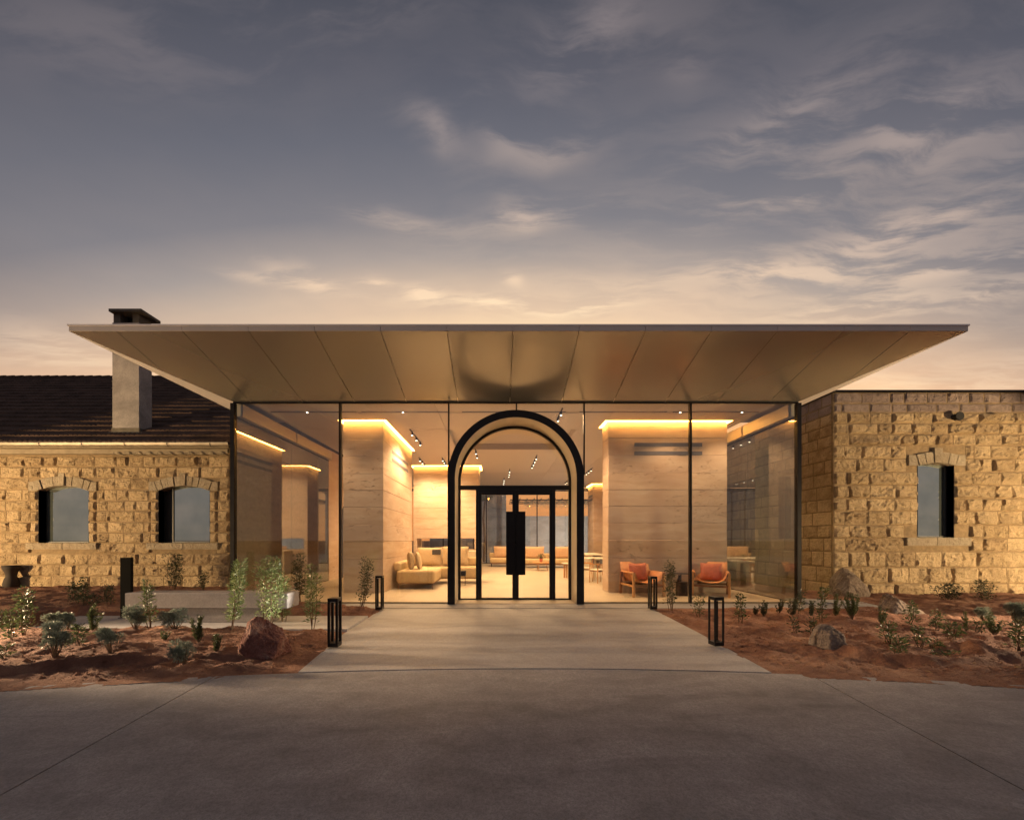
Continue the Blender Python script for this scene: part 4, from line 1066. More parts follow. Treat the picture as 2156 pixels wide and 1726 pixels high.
# rocks
def rock(label, mat, x, y, w, d, h, seed, prof, sink=.06):
    rng = random.Random(seed)
    nu, nv = 96, 64; vs = []; fs = []
    cuts = []
    for _ in range(14):
        n = Vector((rng.gauss(0, 1), rng.gauss(0, 1), rng.gauss(0, .45))).normalized(); cuts.append((n, rng.uniform(.90, 1.18)))
    cuts.append((Vector((rng.uniform(-.15, .15), -.25, 1)).normalized(), .92))
    for j in range(nv + 1):
        th_ = math.pi * j / nv
        for i in range(nu):
            ph = 2 * math.pi * i / nu
            v = Vector((math.sin(th_) * math.cos(ph), math.sin(th_) * math.sin(ph), math.cos(th_)))
            # squarish base shape
            k = max(abs(v.x), abs(v.y), abs(v.z)); r = 1 / (k ** .95)
            for n, dd in cuts:
                q = v.dot(n)
                if q > 1e-3: r = min(r, dd / q)
            so_ = Vector((seed * 1.7, 0, 0))
            r += .10 * mnoise.fractal(v * 1.6 + so_, .8, 2.1, 6) + .055 * (.5 - abs(mnoise.noise(v * 4.3 + so_)) * 2) + .03 * (.5 - abs(mnoise.noise(v * 9.7 + so_)) * 2) + .018 * mnoise.noise(v * 21 + so_)
            p = v * r
            top = np.interp(p.x, [-1, -.6, -.2, .2, .6, 1], prof)
            z = (p.z + .35) / 1.35 * h * top
            vs.append((p.x * w / 2 * (1 - .10 * max(0, p.z)), p.y * d / 2 * (1 - .3 * max(0, p.z)), z))
    for j in range(nv):
        for i in range(nu): fs.append((j * nu + i, (j + 1) * nu + i, (j + 1) * nu + (i + 1) % nu, j * nu + (i + 1) % nu))
    mb = MB(); mb.add(vs, fs)
    o = mb.build('boulder', mat, None, (x, y, hz(x, y) - sink)); tag(o, label, 'boulder'); return o
rock('big jagged red boulder in front of the bench, left of the path', 'red_rock', ax(563, 4.55), 4.54, .52, .42, .385, 3, [1.0, 1.16, 1.02, .9, .76, .68])
rx, ry = gp(1798, 1258); rock('brown boulder leaning against the stone corner of the right building', 'grey_rock', rx + .08, ry + .22, .76, .5, .70, 8, [.7, .95, 1.1, 1.0, .75, .6])
rx, ry = gp(1908, 1302); rock('pointed pale boulder in the red bed below the narrow window', 'grey_rock', rx, ry + .12, .66, .40, .37, 21, [1.0, 1.25, .95, .72, .6, .45])
rx, ry = gp(1754, 1371); rock('rounded grey boulder in the right bed closest to the driveway', 'grey_rock', rx + .04, ry + .1, .42, .36, .33, 33, [.7, 1.0, 1.05, 1.05, .95, .8])

# plants
def leaf(mb, p, d, L, W, rng):
    d = d.normalized(); s = d.cross(Vector((rng.gauss(0, 1), rng.gauss(0, 1), rng.gauss(0, 1))))
    if s.length < .01: return
    s.normalize(); n = d.cross(s); m = p + d * L * .5 + n * L * .10
    mb.add([p, m + s * W / 2, p + d * L, m - s * W / 2], [(0, 1, 2, 3)])
def shrub(label, name, kind, bx, by, ty, wpx, lean=0, mat=None, seed=0, dens=1.0):
    rng = random.Random(seed * 7 + 3)
    x, y = gp(bx, by); h = (by - ty) / FP * y * 1.0; w = wpx / FP * y
    t = thing(name, label, 'shrub', (x, y, hz(x, y) - .015))
    st_, fo = MB(), MB()
    ln = lean / FP * y
    if kind == 'leafy':
        ns = max(1, int(2 + w / .07))
        for s in range(ns):
            a = rng.uniform(0, 6.28); sp_ = rng.uniform(0, .5) * w; hh = h * (rng.uniform(.72, 1.0) if s else 1.0)
            top = Vector((math.cos(a) * sp_ * .8 + ln, math.sin(a) * sp_ * .6, hh)); b0 = Vector((math.cos(a) * sp_ * .2, math.sin(a) * sp_ * .2, 0))
            pts = []; N = 7; ph = rng.uniform(0, 6)
            for k in range(N + 1):
                u = k / N; p = b0.lerp(top, u) + Vector((math.sin(u * 4 + ph) * .018, math.cos(u * 5 + ph) * .018, 0)) + Vector((math.cos(a), math.sin(a), 0)) * (math.sin(u * 3.1) * w * .10); pts.append(p)
            st_.tube(pts, [.006 * (1 - .75 * k / N) for k in range(N + 1)], 5)
            nl = int(hh / .0062 * dens * rng.uniform(.6, 1.2))
            for k in range(nl):
                u = rng.uniform(.10, 1) ** .85; f = u * N; i = min(int(f), N - 1); p = pts[i].lerp(pts[i + 1], f - i)
                aa = rng.uniform(0, 6.28); out = Vector((math.cos(aa), math.sin(aa), rng.uniform(-.6, .9)))
                off = rng.uniform(0, .04 + w * .16) * (1.05 - u * .45) * (.5 + .9 * abs(math.sin(u * 9 + s * 2))); q = p + Vector((math.cos(aa), math.sin(aa), rng.uniform(-.1, .4))) * off
                leaf(fo, q, out + Vector((0, 0, .3)), rng.uniform(.036, .066) * (1.25 if mat == 'lit_leaf' else 1), rng.uniform(.013, .022), rng)
    elif kind == 'puff':
        ncl = max(5, int(w * h / .006)); cl = []
        for s in range(ncl):
            a = rng.uniform(0, 6.28); rr = math.sqrt(rng.random()) * w * .42
            cl.append((Vector((math.cos(a) * rr + ln * rng.uniform(.5, 1), math.sin(a) * rr * .8, h * rng.uniform(.35, .90))), rng.uniform(.035, .065)))
        for c, r in cl:
            st_.tube([(c.x * .15, c.y * .15, 0), (c.x * .6, c.y * .6, c.z * .5), tuple(c)], [.006, .004, .002], 4)
            for k in range(int(240 * dens)):
                d = Vector((rng.gauss(0, 1), rng.gauss(0, 1), rng.gauss(.25, .9))).normalized(); leaf(fo, c + d * r * rng.uniform(.3, 1), d + Vector((0, 0, .25)), rng.uniform(.018, .034), .0075, rng)
    elif kind == 'upright':
        ns = max(3, int(w / .022))
        for s in range(ns):
            a = rng.uniform(0, 6.28); sp_ = rng.uniform(.0, .52) * w; hh = h * rng.uniform(.45, 1.0) * (1 - .25 * sp_ / w)
            top = Vector((math.cos(a) * sp_ + ln, math.sin(a) * sp_, hh)); N = 4
            pts = [Vector((0, 0, 0)).lerp(top, (k / N)) + Vector((math.cos(a), math.sin(a), 0)) * (math.sin(k / N * 3.14) * w * rng.uniform(-.02, .10)) + Vector((rng.gauss(0, .008), rng.gauss(0, .008), 0)) * (k > 0) for k in range(N + 1)]
            st_.tube(pts, [.005 * (1 - .7 * k / N) for k in range(N + 1)], 4)
            for k in range(int(hh / .003 * dens)):
                u = rng.uniform(.18, 1); f = u * N; i = min(int(f), N - 1); p = pts[i].lerp(pts[i + 1], f - i); aa = rng.uniform(0, 6.28)
                leaf(fo, p, Vector((math.cos(aa), math.sin(aa), rng.uniform(.4, 1.3))), rng.uniform(.024, .042), .009, rng)
    st_.build('stem', 'twig_bark', t); fo.build('foliage', mat or 'green_leaf', t)
    return t
def LP(v): return v * .3359
def Lc(zx, zb, zt, w): return (zx * .3359, 1054.4 + zb * .3359, 1054.4 + zt * .3359, w * .3359)
def Rc(zx, zb, zt, w): return (1482.2 + zx * .3125, 1162.2 + zb * .3125, 1162.2 + zt * .3125, w * .3125)
def Mc(zx, zb, zt, w): return (1212.7 + zx * .2732, 825.3 + zb * .2732, 825.3 + zt * .2732, w * .2732)
def M3(zx, zb, zt, w): k = 1 / 3.083 / 1.1874; return (560 / 1.1874 + zx * k, 980 / 1.1874 + zb * k, 980 / 1.1874 + zt * k, w * k)
PL = [
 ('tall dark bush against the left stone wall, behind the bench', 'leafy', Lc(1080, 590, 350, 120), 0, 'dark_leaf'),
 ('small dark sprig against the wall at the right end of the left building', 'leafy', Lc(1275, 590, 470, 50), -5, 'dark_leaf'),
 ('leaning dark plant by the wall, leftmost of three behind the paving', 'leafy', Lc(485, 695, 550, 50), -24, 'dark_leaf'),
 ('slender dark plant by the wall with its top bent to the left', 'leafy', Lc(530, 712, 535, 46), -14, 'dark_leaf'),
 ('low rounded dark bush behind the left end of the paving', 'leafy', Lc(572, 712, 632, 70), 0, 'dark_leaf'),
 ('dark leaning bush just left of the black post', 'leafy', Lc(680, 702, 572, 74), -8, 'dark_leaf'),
 ('tall green leafy plant in the left bed near the photo edge', 'leafy', Lc(150, 912, 605, 105), 5, 'green_leaf'),
 ('green plant cut by the left edge, above the lower one', 'leafy', Lc(18, 830, 690, 80), 5, 'green_leaf'),
 ('short green bush between the tall leafy plant and the left edge', 'leafy', Lc(62, 950, 820, 60), 5, 'green_leaf'),
 ('low leafy plant at the left edge of the bed, nearest the drive', 'leafy', Lc(5, 1050, 945, 70), 0, 'green_leaf'),
 ('spiky grey green plant with a sideways branch on the paving edge', 'puff', Lc(330, 865, 750, 100), 0, 'silver_leaf'),
 ('small grey tuft held out to the right at the left tip of the paving', 'puff', Lc(425, 850, 745, 80), 0, 'silver_leaf'),
 ('full bright green shrub standing at the paving edge left of the post', 'upright', Lc(582, 888, 705, 92), 0, 'green_leaf'),
 ('tiny dark tuft at the paving edge beside the full green shrub', 'upright', Lc(480, 862, 815, 60), 0, 'dark_leaf'),
 ('large pale green shrub with trailing twigs in the left foreground', 'puff', Lc(345, 1058, 830, 125), -8, 'silver_leaf'),
 ('thin upright green plant in the middle of the left bed', 'leafy', Lc(488, 990, 862, 80), 0, 'green_leaf'),
 ('round blue grey lavender bush in the front of the left bed', 'puff', Lc(700, 1040, 885, 125), 0, 'silver_leaf'),
 ('grey green lollipop shaped shrub below the left end of the bench', 'puff', Lc(850, 872, 722, 105), 0, 'silver_leaf'),
 ('tall thin wispy plant in front of the bench seat', 'leafy', Lc(935, 850, 545, 66), 0, 'green_leaf'),
 ('flat topped grey shrub in front of the bench plinth', 'puff', Lc(1100, 862, 740, 150), -10, 'silver_leaf'),
 ('small dark tuft between the two grey shrubs right of the lavender', 'upright', Lc(1030, 950, 868, 72), 0, 'green_leaf'),
 ('drooping blue grey shrub with bare twigs at the front kerb', 'puff', Lc(1160, 1050, 905, 150), -8, 'silver_leaf'),
 ('upright green rosemary shrub right of the drooping grey shrub', 'upright', Lc(1250, 975, 790, 95), 0, 'green_leaf'),
 ('smaller upright green shrub halfway to the red boulder', 'upright', Lc(1355, 1008, 880, 85), 0, 'green_leaf'),
 ('brightly lit climbing plant bending right, left of the tallest shrub', 'leafy', Lc(1445, 865, 420, 125), 30, 'lit_leaf'),
 ('tallest brightly lit leafy shrub directly behind the red boulder', 'leafy', Lc(1680, 800, 345, 165), 0, 'lit_leaf'),
 ('brightly lit side shoot at the right end of the bench', 'leafy', Lc(1775, 770, 480, 75), 8, 'lit_leaf'),
 ('tall slim brightly lit plant left of the nearest bollard', 'leafy', Lc(1950, 850, 440, 80), 8, 'lit_leaf'),
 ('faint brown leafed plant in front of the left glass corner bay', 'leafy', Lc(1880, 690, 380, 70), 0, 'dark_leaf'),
 ('dark plant in front of the left rammed earth wall', 'leafy', M3(1055, 1690, 1310, 130), 18, 'dark_leaf'),
 ('tall dark leafy plant between the two armchairs outside the glass', 'leafy', Mc(735, 1690, 1300, 105), 0, 'dark_leaf'),
 ('small leafy plant below the right armchair', 'leafy', Mc(950, 1735, 1565, 85), 0, 'green_leaf'),
 ('thin faint plant next to the nearest right bollard', 'leafy', Rc(250, 490, 285, 50), 5, 'green_leaf'),
 ('small green plant right of the bollard, leaning right', 'upright', Rc(345, 435, 370, 60), 5, 'dark_leaf'),
 ('small upright green plant, second along the glass from the right bollard', 'upright', Rc(405, 445, 320, 60), -3, 'dark_leaf'),
 ('feathery green plant, third along the glass from the right bollard', 'upright', Rc(505, 422, 310, 60), 0, 'dark_leaf'),
 ('wide dark green bush at the foot of the right corner post', 'upright', Rc(600, 448, 315, 95), 0, 'dark_leaf'),
 ('slim plant rising in front of the right corner post', 'leafy', Rc(640, 430, 262, 40), 3, 'dark_leaf'),
 ('dense narrow dark shrub just right of the corner post', 'upright', Rc(722, 450, 315, 56), 0, 'dark_leaf'),
 ('tall thin shrub with a forked top below the stone return wall', 'leafy', Rc(795, 495, 245, 46), 0, 'green_leaf'),
 ('airy grass like plant below the corner of the right building', 'upright', Rc(885, 450, 285, 60), 8, 'green_leaf'),
 ('broad feathery shrub in front of the stone building corner', 'upright', Rc(1000, 500, 290, 110), 0, 'green_leaf'),
 ('small plant left of the pointed pale boulder', 'upright', Rc(1192, 505, 370, 60), 0, 'green_leaf'),
 ('plant growing in front of the pointed pale boulder', 'leafy', Rc(1388, 520, 345, 50), 5, 'green_leaf'),
 ('round leafy shrub right of the rounded grey boulder', 'leafy', Rc(1245, 640, 485, 95), 5, 'green_leaf'),
 ('leafy dark shrub in the lowest basin of the right bed', 'leafy', Rc(1305, 715, 580, 85), 0, 'green_leaf'),
 ('narrow leaning plant in the middle of the right bed', 'leafy', Rc(1448, 665, 515, 46), -8, 'green_leaf'),
 ('slim plant behind the middle of the right bed', 'leafy', Rc(1575, 545, 390, 50), 0, 'green_leaf'),
 ('wide leafy bush in the centre right of the right bed', 'leafy', Rc(1660, 615, 475, 110), 6, 'green_leaf'),
 ('slim upright stalk behind the wide leafy bush', 'upright', Rc(1765, 545, 360, 36), -2, 'green_leaf'),
 ('tiny plant in the basin, left of two near the soil rim', 'leafy', Rc(1545, 665, 592, 60), 0, 'green_leaf'),
 ('small white flowered plant in the basin, right of two near the soil rim', 'leafy', Rc(1605, 725, 650, 80), 0, 'green_leaf'),
 ('small dark plant right of the slim stalk', 'leafy', Rc(1860, 575, 480, 56), 0, 'green_leaf'),
 ('silvery tufted shrub behind the small dark plant', 'puff', Rc(1890, 490, 400, 95), 0, 'silver_leaf'),
 ('wide green shrub left of the silver topped one at the right edge', 'upright', Rc(1955, 575, 405, 115), 4, 'green_leaf'),
 ('silver topped shrub cut by the right edge of the photo', 'puff', Rc(2120, 520, 350, 130), 0, 'silver_leaf'),
 ('dark green tall plant under the silver topped shrub', 'leafy', Rc(2120, 695, 480, 80), 0, 'green_leaf'),
 ('dark spreading bush against the right stone wall, left of two', 'leafy', Rc(1640, 330, 212, 150), 6, 'dark_leaf'),
 ('dark spreading bush against the right stone wall, right of two', 'leafy', Rc(1890, 345, 200, 120), 0, 'dark_leaf'),
 ('faint low twigs in front of the rounded grey boulder path side', 'leafy', Rc(735, 570, 455, 46), 0, 'dark_leaf'),
 ('small dry sprig in the soil left of the rounded grey boulder', 'leafy', Rc(615, 560, 455, 40), 0, 'dark_leaf'),
]
for i, (lab, kind, (bx, by, ty, w), lean, mat) in enumerate(PL):
    nm = {'leafy': 'leafy_shrub', 'puff': 'lavender_bush', 'upright': 'rosemary_shrub'}[kind]
    shrub(lab, nm, kind, bx, by, ty, w, lean * .33, mat, i + 1, 1.0 if kind != 'leafy' else (1.0 if mat != 'lit_leaf' else 1.0))
# loose clods and pebbles on the beds
mb = MB(); rp_ = random.Random(5)
npb = 16000
rs_ = np.random.RandomState(5)
pxs = np.where(rs_.rand(npb) < .5, rs_.uniform(-10.5, -2.35, npb), rs_.uniform(3.1, 12.0, npb)); pys = np.where(rs_.rand(npb) < .45, rs_.uniform(3.5, 9.6, npb), rs_.uniform(3.7, 5.9, npb))
pzs = bed_h(pxs, pys); prs = rs_.uniform(.004, .014, npb) * np.where(rs_.rand(npb) < .06, 2.4, 1)
for x, y, z, r in zip(pxs.tolist(), pys.tolist(), pzs.tolist(), prs.tolist()):
    left = x < 0
    if z < -.03 or y < edge(x) + .03 or (left and x > -7.7 and 5.75 < y < 6.87) or (y > 7.65 and -6.3 < x < 7.5): continue
    vs = [(x + r * rp_.uniform(.6, 1.3) * a, y + r * rp_.uniform(.6, 1.3) * b, z + r * rp_.uniform(.5, 1) * c) for a, b, c in ((1, 0, 0), (0, 1, 0), (-1, 0, 0), (0, -1, 0), (0, 0, 1))]
    mb.add(vs, [(0, 1, 4), (1, 2, 4), (2, 3, 4), (3, 0, 4)])
tag(mb.build('soil_clods', 'red_soil'), 'loose red soil clods and pebbles scattered over the beds', 'gravel', kind='stuff')

lit = MB(); rl_ = random.Random(12); nl_ = 2600
lx_ = np.where(rs_.rand(nl_) < .5, rs_.uniform(-9.5, -2.5, nl_), rs_.uniform(3.2, 11.5, nl_)); ly_ = rs_.uniform(3.8, 7.4, nl_) + 0 * lx_; lz_ = bed_h(lx_, ly_)
for x, y, z in zip(lx_.tolist(), ly_.tolist(), lz_.tolist()):
    if z < -.03 or y < edge(x) + .05 or (-7.9 < x < 0 and 5.7 < y < 6.9): continue
    leaf(lit, Vector((x, y, z + .006)), Vector((rl_.gauss(0, 1), rl_.gauss(0, 1), rl_.uniform(-.05, .25))), rl_.uniform(.02, .07), rl_.uniform(.004, .014), rl_)
tag(lit.build('leaf_litter', 'pale_litter'), 'dry leaves and twigs scattered between the young plants', 'leaf litter', kind='stuff')
# ================================================================ INTERIOR OBJECTS
FZ0 = .030
def cushion(name, mat, parent, cx, cy_, cz, w, h, d, tilt=0, rz=0):
    mb = MB(); mb.sm = True; n = 12; vs = []; fs = []
    for s in (1, -1):
        for j in range(n + 1):
            for i in range(n + 1):
                u, v = i / n * 2 - 1, j / n * 2 - 1
                k = (1 - abs(u) ** 3.2) * (1 - abs(v) ** 3.2); k = max(k, 0) ** .5
                pin = 1 - .05 * (1 - abs(u)) * abs(v) ** 3; pin2 = 1 - .05 * (1 - abs(v)) * abs(u) ** 3
                vs.append((u * w / 2 * pin2, -s * (d / 2) * k * (1 + .08 * mnoise.noise(Vector((u * 2, v * 2, cx * 3 + s)))), v * h / 2 * pin))
    N = (n + 1) ** 2
    for s in range(2):
        for j in range(n):
            for i in range(n):
                q = (s * N + j * (n + 1) + i, s * N + j * (n + 1) + i + 1, s * N + (j + 1) * (n + 1) + i + 1, s * N + (j + 1) * (n + 1) + i)
                fs.append(q if s == 0 else q[::-1])
    mb.add(vs, fs); return mb.build(name, mat, parent, (cx, cy_, cz), (tilt, 0, rz))
def soft(name, mat, parent, x0, x1, y0, y1, z0, z1, b=.05):
    mb = MB(); mb.bbox(x0, x1, y0, y1, z0, z1, b=b); o = mb.build(name, mat, parent)
    m = o.modifiers.new('round', 'BEVEL'); m.width = b * .6; m.segments = 3; m.limit_method = 'ANGLE'; m.angle_limit = .3
    o.data.polygons.foreach_set('use_smooth', [True] * len(o.data.polygons)); return o
# corner sofa
t = thing('corner_sofa', 'beige corner sofa with slim dark legs beside the left rammed earth wall', 'sofa', (-2.98, 10.62, FZ0))
soft('seat', 'sofa_fabric', t, 0, 1.12, 0, 1.35, .17, .54); soft('seat', 'sofa_fabric', t, .02, 2.4, 1.36, 2.25, .17, .54)
soft('armrest', 'sofa_fabric', t, -.10, .10, .05, 1.5, .5, .78); soft('backrest', 'sofa_fabric', t, 0, 2.4, 2.0, 2.25, .541, .84)
mb = MB(); mb.box(.06, 1.08, .06, 2.2, .145, .169); mb.box(1.081, 2.3, 1.45, 2.2, .145, .169); mb.build('frame', 'walnut', t)
for a, b in ((.06, .05), (1.06, .05), (.62, 1.9), (.8, 1.9), (1.5, 1.45), (2.3, 1.45), (2.3, 2.18)):
    mb = MB(); mb.tube([(a, b, 0), (a, b, .146)], .012, 8); mb.build('leg', 'walnut', t)
cushion('cushion', 'cushion_fabric', t, .30, .55, .80, .52, .56, .20, -.1, math.pi / 2 + .15); cushion('cushion', 'cushion_light', t, .50, .70, .80, .54, .54, .18, -.2, math.pi / 2 + .2)
cushion('back_cushion', 'cushion_light', t, .62, 1.95, .86, .85, .64, .24, -.15); cushion('back_cushion', 'cushion_light', t, 1.50, 1.95, .88, .9, .66, .24, -.15)
mb = MB(); mb.box(.72, 1.0, 1.83, 1.90, .93, 1.10); mb.build('head_cushion', 'slate_fabric', t)
t = thing('side_stool', 'small dark stool at the right end of the beige corner sofa', 'stool', (-1.18, 10.98 + .6, FZ0))
part('seat', 'black_steel', t, (-.14, .14, -.14, .14, .30, .46), bev=.01); 
for a in (-.12, .12): part('leg', 'black_steel', t, (a - .01, a + .01, -.01, .01, 0, .299))
# back sofas
def sofa(label, x, y, w, n, rz=0):
    t = thing('lounge_sofa', label, 'sofa', (x, y, FZ0), rz)
    soft('seat', 'sofa_fabric', t, 0, w, 0, .9, .20, .46); part('frame', 'walnut', t, (.03, w - .03, .05, .85, .15, .199))
    soft('backrest', 'sofa_fabric', t, -.06, w + .06, .78, .95, .40, .72)
    for a in (.08, w - .08):
        for b in (.1, .8): part('leg', 'black_steel', t, (a - .015, a + .015, b - .015, b + .015, 0, .149))
    for k in range(n): cushion('back_cushion', 'tan_cushion', t, (k + .5) * w / n, .66, .78, w / n * .80, .62, .2, -.16)
simple('tan_cushion', (.55, .37, .24), .8, 0, 12, .1, .004)
sofa('pale sofa with tan back cushions by the rear glass, left of the door pulls', ax(1055, 19.6) - .6, 19.6, 1.9, 1)
sofa('long pale sofa with two tan cushions by the rear glass, right of the pulls', ax(1106, 19.0) - .2, 18.8, 2.75, 2)
t = thing('coffee_table', 'low round coffee table with a plant in front of the long rear sofa', 'table', (2.0, 17.3, FZ0))
mb = MB(); mb.lathe([(.42, .36), (.42, .40)], 24); mb.build('top', 'oak', t)
for a in range(3): mb = MB(); mb.tube([(.3 * math.cos(a * 2.1), .3 * math.sin(a * 2.1), 0), (.25 * math.cos(a * 2.1), .25 * math.sin(a * 2.1), .36)], .018, 6); mb.build('leg', 'oak', t)
t = thing('potted_plant', 'small green plant in orange pot on the coffee table', 'potted plant', (2.0, 17.3, FZ0 + .402))
mb = MB(); mb.lathe([(.06, 0), (.09, .16), (.08, .16), (.06, .05)], 14); mb.build('pot', 'red_leather', t)
mb = MB(); rg = random.Random(3)
for _ in range(160):
    d = Vector((rg.gauss(0, 1), rg.gauss(0, 1), rg.uniform(.2, 2))).normalized(); leaf(mb, Vector((0, 0, .15)) + d * rg.uniform(0, .2), d, .07, .02, rg)
mb.build('foliage', 'green_leaf', t)
# stack of wood side tables near the right door
t = thing('log_table', 'reddish timber side table seen right of the entrance doors', 'table', (2.62, 13.9, FZ0))
part('top', 'white_tabletop', t, (-.2, .2, -.2, .2, .52, .56))
for k in range(4): part('leg', 'oak', t, (-.16 + k * .085, -.10 + k * .085, -.03, .03, 0, .519))
# armchairs
def armchair(label, x, y, rz):
    t = thing('leather_armchair', label, 'armchair', (x, y, FZ0), rz)
    W, D = .40, .34; q = .028
    for sx in (-1, 1):
        mb = MB(); mb.bbox(sx * W - q, sx * W + q, -D - q, -D + q, 0, .59, b=.006); mb.build('front_leg', 'oak', t)
        mb = MB(); mb.add([(sx * W - q, D + .05 - q, 0), (sx * W + q, D + .05 - q, 0), (sx * W + q, D + .05 + q, 0), (sx * W - q, D + .05 + q, 0), (sx * W - q, D - .02 - q, .59), (sx * W + q, D - .02 - q, .59), (sx * W + q, D - .02 + q, .59), (sx * W - q, D - .02 + q, .59)], [(0, 3, 2, 1), (4, 5, 6, 7), (0, 1, 5, 4), (1, 2, 6, 5), (2, 3, 7, 6), (3, 0, 4, 7)]); mb.build('rear_leg', 'walnut', t)
        mb = MB(); mb.bbox(sx * W - .015, sx * W + .015, -D + q, D, .25, .30, b=.004); mb.build('side_rail', 'oak', t)
    mb = MB(); mb.box(-W + q, W - q, -D - .012, -D + .012, .24, .29); mb.build('front_rail', 'walnut', t)
    mb = MB(); mb.box(-W + q, W - q, D - .012, D + .012, .24, .29); mb.build('rear_rail', 'walnut', t)
    # sling: one leather sheet from arm to arm
    prof = [(-W - .035, .595), (-W + .0, .625), (-W + .045, .60), (-W + .07, .50), (-W + .12, .42), (-.16, .365), (0, .35), (.16, .365), (W - .12, .42), (W - .07, .50), (W - .045, .60), (W, .625), (W + .035, .595)]
    mb = MB(); mb.sm = True; n = len(prof); vs = []
    for (yy, dz) in ((-D - .03, .0), (0, -.015), (D - .02, -.03)):
        for (xx, zz_) in prof: vs.append((xx, yy, zz_ + dz * (1 if abs(xx) < W - .05 else 0)))
        
    o = len(vs); vs += [(a, b, c - .008) for a, b, c in vs]
    fs = []
    for r in range(2):
        for i in range(n - 1): fs += [(r * n + i, r * n + i + 1, (r + 1) * n + i + 1, (r + 1) * n + i), (o + r * n + i, o + (r + 1) * n + i, o + (r + 1) * n + i + 1, o + r * n + i + 1)]
    for i in range(n - 1): fs += [(i, o + i, o + i + 1, i + 1), (2 * n + i, 2 * n + i + 1, o + 2 * n + i + 1, o + 2 * n + i)]
    mb.add(vs, fs); mb.build('sling_seat', 'tan_leather', t)
    # back
    mb = MB(); mb.sm = True; vs = []; n = 9
    for (zz_, yy) in ((.34, D - .06), (.55, D + .02), (.84, D + .10)):
        for i in range(n):
            u = i / (n - 1) * 2 - 1; vs.append((u * (W - .0), yy + .05 * (1 - u * u) - .02, zz_ - .0 * u))
    o = len(vs); vs += [(a, b + .012, c) for a, b, c in vs]; fs = []
    for r in range(2):
        for i in range(n - 1): fs += [(r * n + i, r * n + i + 1, (r + 1) * n + i + 1, (r + 1) * n + i), (o + r * n + i, o + (r + 1) * n + i, o + (r + 1) * n + i + 1, o + r * n + i + 1)]
    for i in range(n - 1): fs += [(2 * n + i, 2 * n + i + 1, o + 2 * n + i + 1, o + 2 * n + i)]
    for r in range(2): fs += [(r * n, (r + 1) * n, o + (r + 1) * n, o + r * n), (r * n + n - 1, o + r * n + n - 1, o + (r + 1) * n + n - 1, (r + 1) * n + n - 1)]
    mb.add(vs, fs); mb.build('backrest', 'tan_leather', t)
    cushion('cushion', 'red_leather', t, .02, D - .10, .585, .50, .46, .17, -.18)
    return t
armchair('orange leather armchair turned to the right, left of the leafy plant', ax(1350, 9.55), 9.50, .12)
armchair('orange leather armchair facing straight out, right of the slim mullion', ax(1494, 9.55), 9.52, -.50)
t = thing('side_table', 'thin round black side table between the two orange armchairs', 'table', (ax(1437, 9.6), 9.68, FZ0))
mb = MB(); mb.lathe([(.20, .535), (.20, .55)], 24); mb.build('top', 'black_steel', t)
mb = MB(); mb.tube([(0, 0, 0), (0, 0, .534)], .012, 8); mb.build('stem', 'black_steel', t)
t = thing('black_box_stool', 'black box with vase like neck beside the right armchair', 'stool', (ax(1432, 9.5), 9.42, FZ0))
part('body', 'black_steel', t, (-.11, .11, -.1, .1, 0, .36), bev=.006); mb = MB(); mb.sm = True; mb.lathe([(.05, .361), (.055, .40), (.03, .46), (.025, .52), (.035, .53)], 14, (-.06, 0, 0)); mb.build('neck', 'black_steel', t)
# dining furniture
def dchair(label, x, y, rz, grp=None):
    t = thing('dining_chair', label, 'chair', (x, y, FZ0), rz, grp)
    for sx in (-1, 1):
        mb = MB(); mb.tube([(sx * .22, -.20, 0), (sx * .21, -.19, .60)], [.016, .02], 8); mb.build('leg', 'oak', t)
        mb = MB(); mb.tube([(sx * .22, .24, 0), (sx * .20, .20, .45), (sx * .20, .25, .78)], [.014, .018, .015], 8); mb.build('rear_leg', 'oak', t)
        mb = MB(); mb.bbox(sx * .21 - .018, sx * .21 + .018, -.22, .22, .60, .63, b=.005); mb.build('armrest', 'oak', t)
    mb = MB(); mb.bbox(-.21, .21, -.20, .20, .38, .41, b=.005); mb.build('seat_frame', 'walnut', t)
    mb = MB(); mb.bbox(-.22, .22, -.21, .20, .412, .46, b=.015); mb.build('seat', 'white_tabletop', t)
    mb = MB(); mb.bbox(-.21, .21, .205, .235, .56, .78, b=.01); mb.build('backrest', 'slate_fabric', t)
    return t
def dtable(label, x, y, w, d):
    t = thing('dining_table', label, 'table', (x, y, FZ0)); mb = MB(); mb.bbox(-w / 2, w / 2, -d / 2, d / 2, .70, .76, b=.01); mb.build('top', 'white_tabletop', t)
    for sx in (-1, 1): mb = MB(); mb.bbox(sx * (w / 2 - .25) - .06, sx * (w / 2 - .25) + .06, -d / 2 + .15, d / 2 - .15, 0, .699, b=.006); mb.build('leg', 'white_tabletop', t)
dtable('pale dining table seen through the gap right of the arch', 4.6, 13.9, 2.6, .95)
G = 'wooden dining chairs at the pale tables'
dchair('wooden dining chair nearest the broad rammed earth wall, right of the arch', ax(1262, 12.2), 12.3, -1.2, G); dchair('wooden dining chair half hidden by the arch frame', ax(1236, 12.9), 13.0, math.pi + 1.2, G)
dchair('wooden dining chair at the back of the pale table', 4.4, 14.6, math.pi, G)
dtable('pale dining table behind the broad rammed earth wall, seen mirrored in the side glass', 5.9, 11.9, .8, 1.2)
dchair('wooden dining chair behind the broad earth wall, left of its table', 5.25, 12.0, math.pi / 2, G)
dtable('long pale table near the far right back wall', 4.6, 18.2, 1.0, 2.4)
dchair('distant wooden dining chair at the long rear table', 3.7, 17.6, math.pi / 2, G)

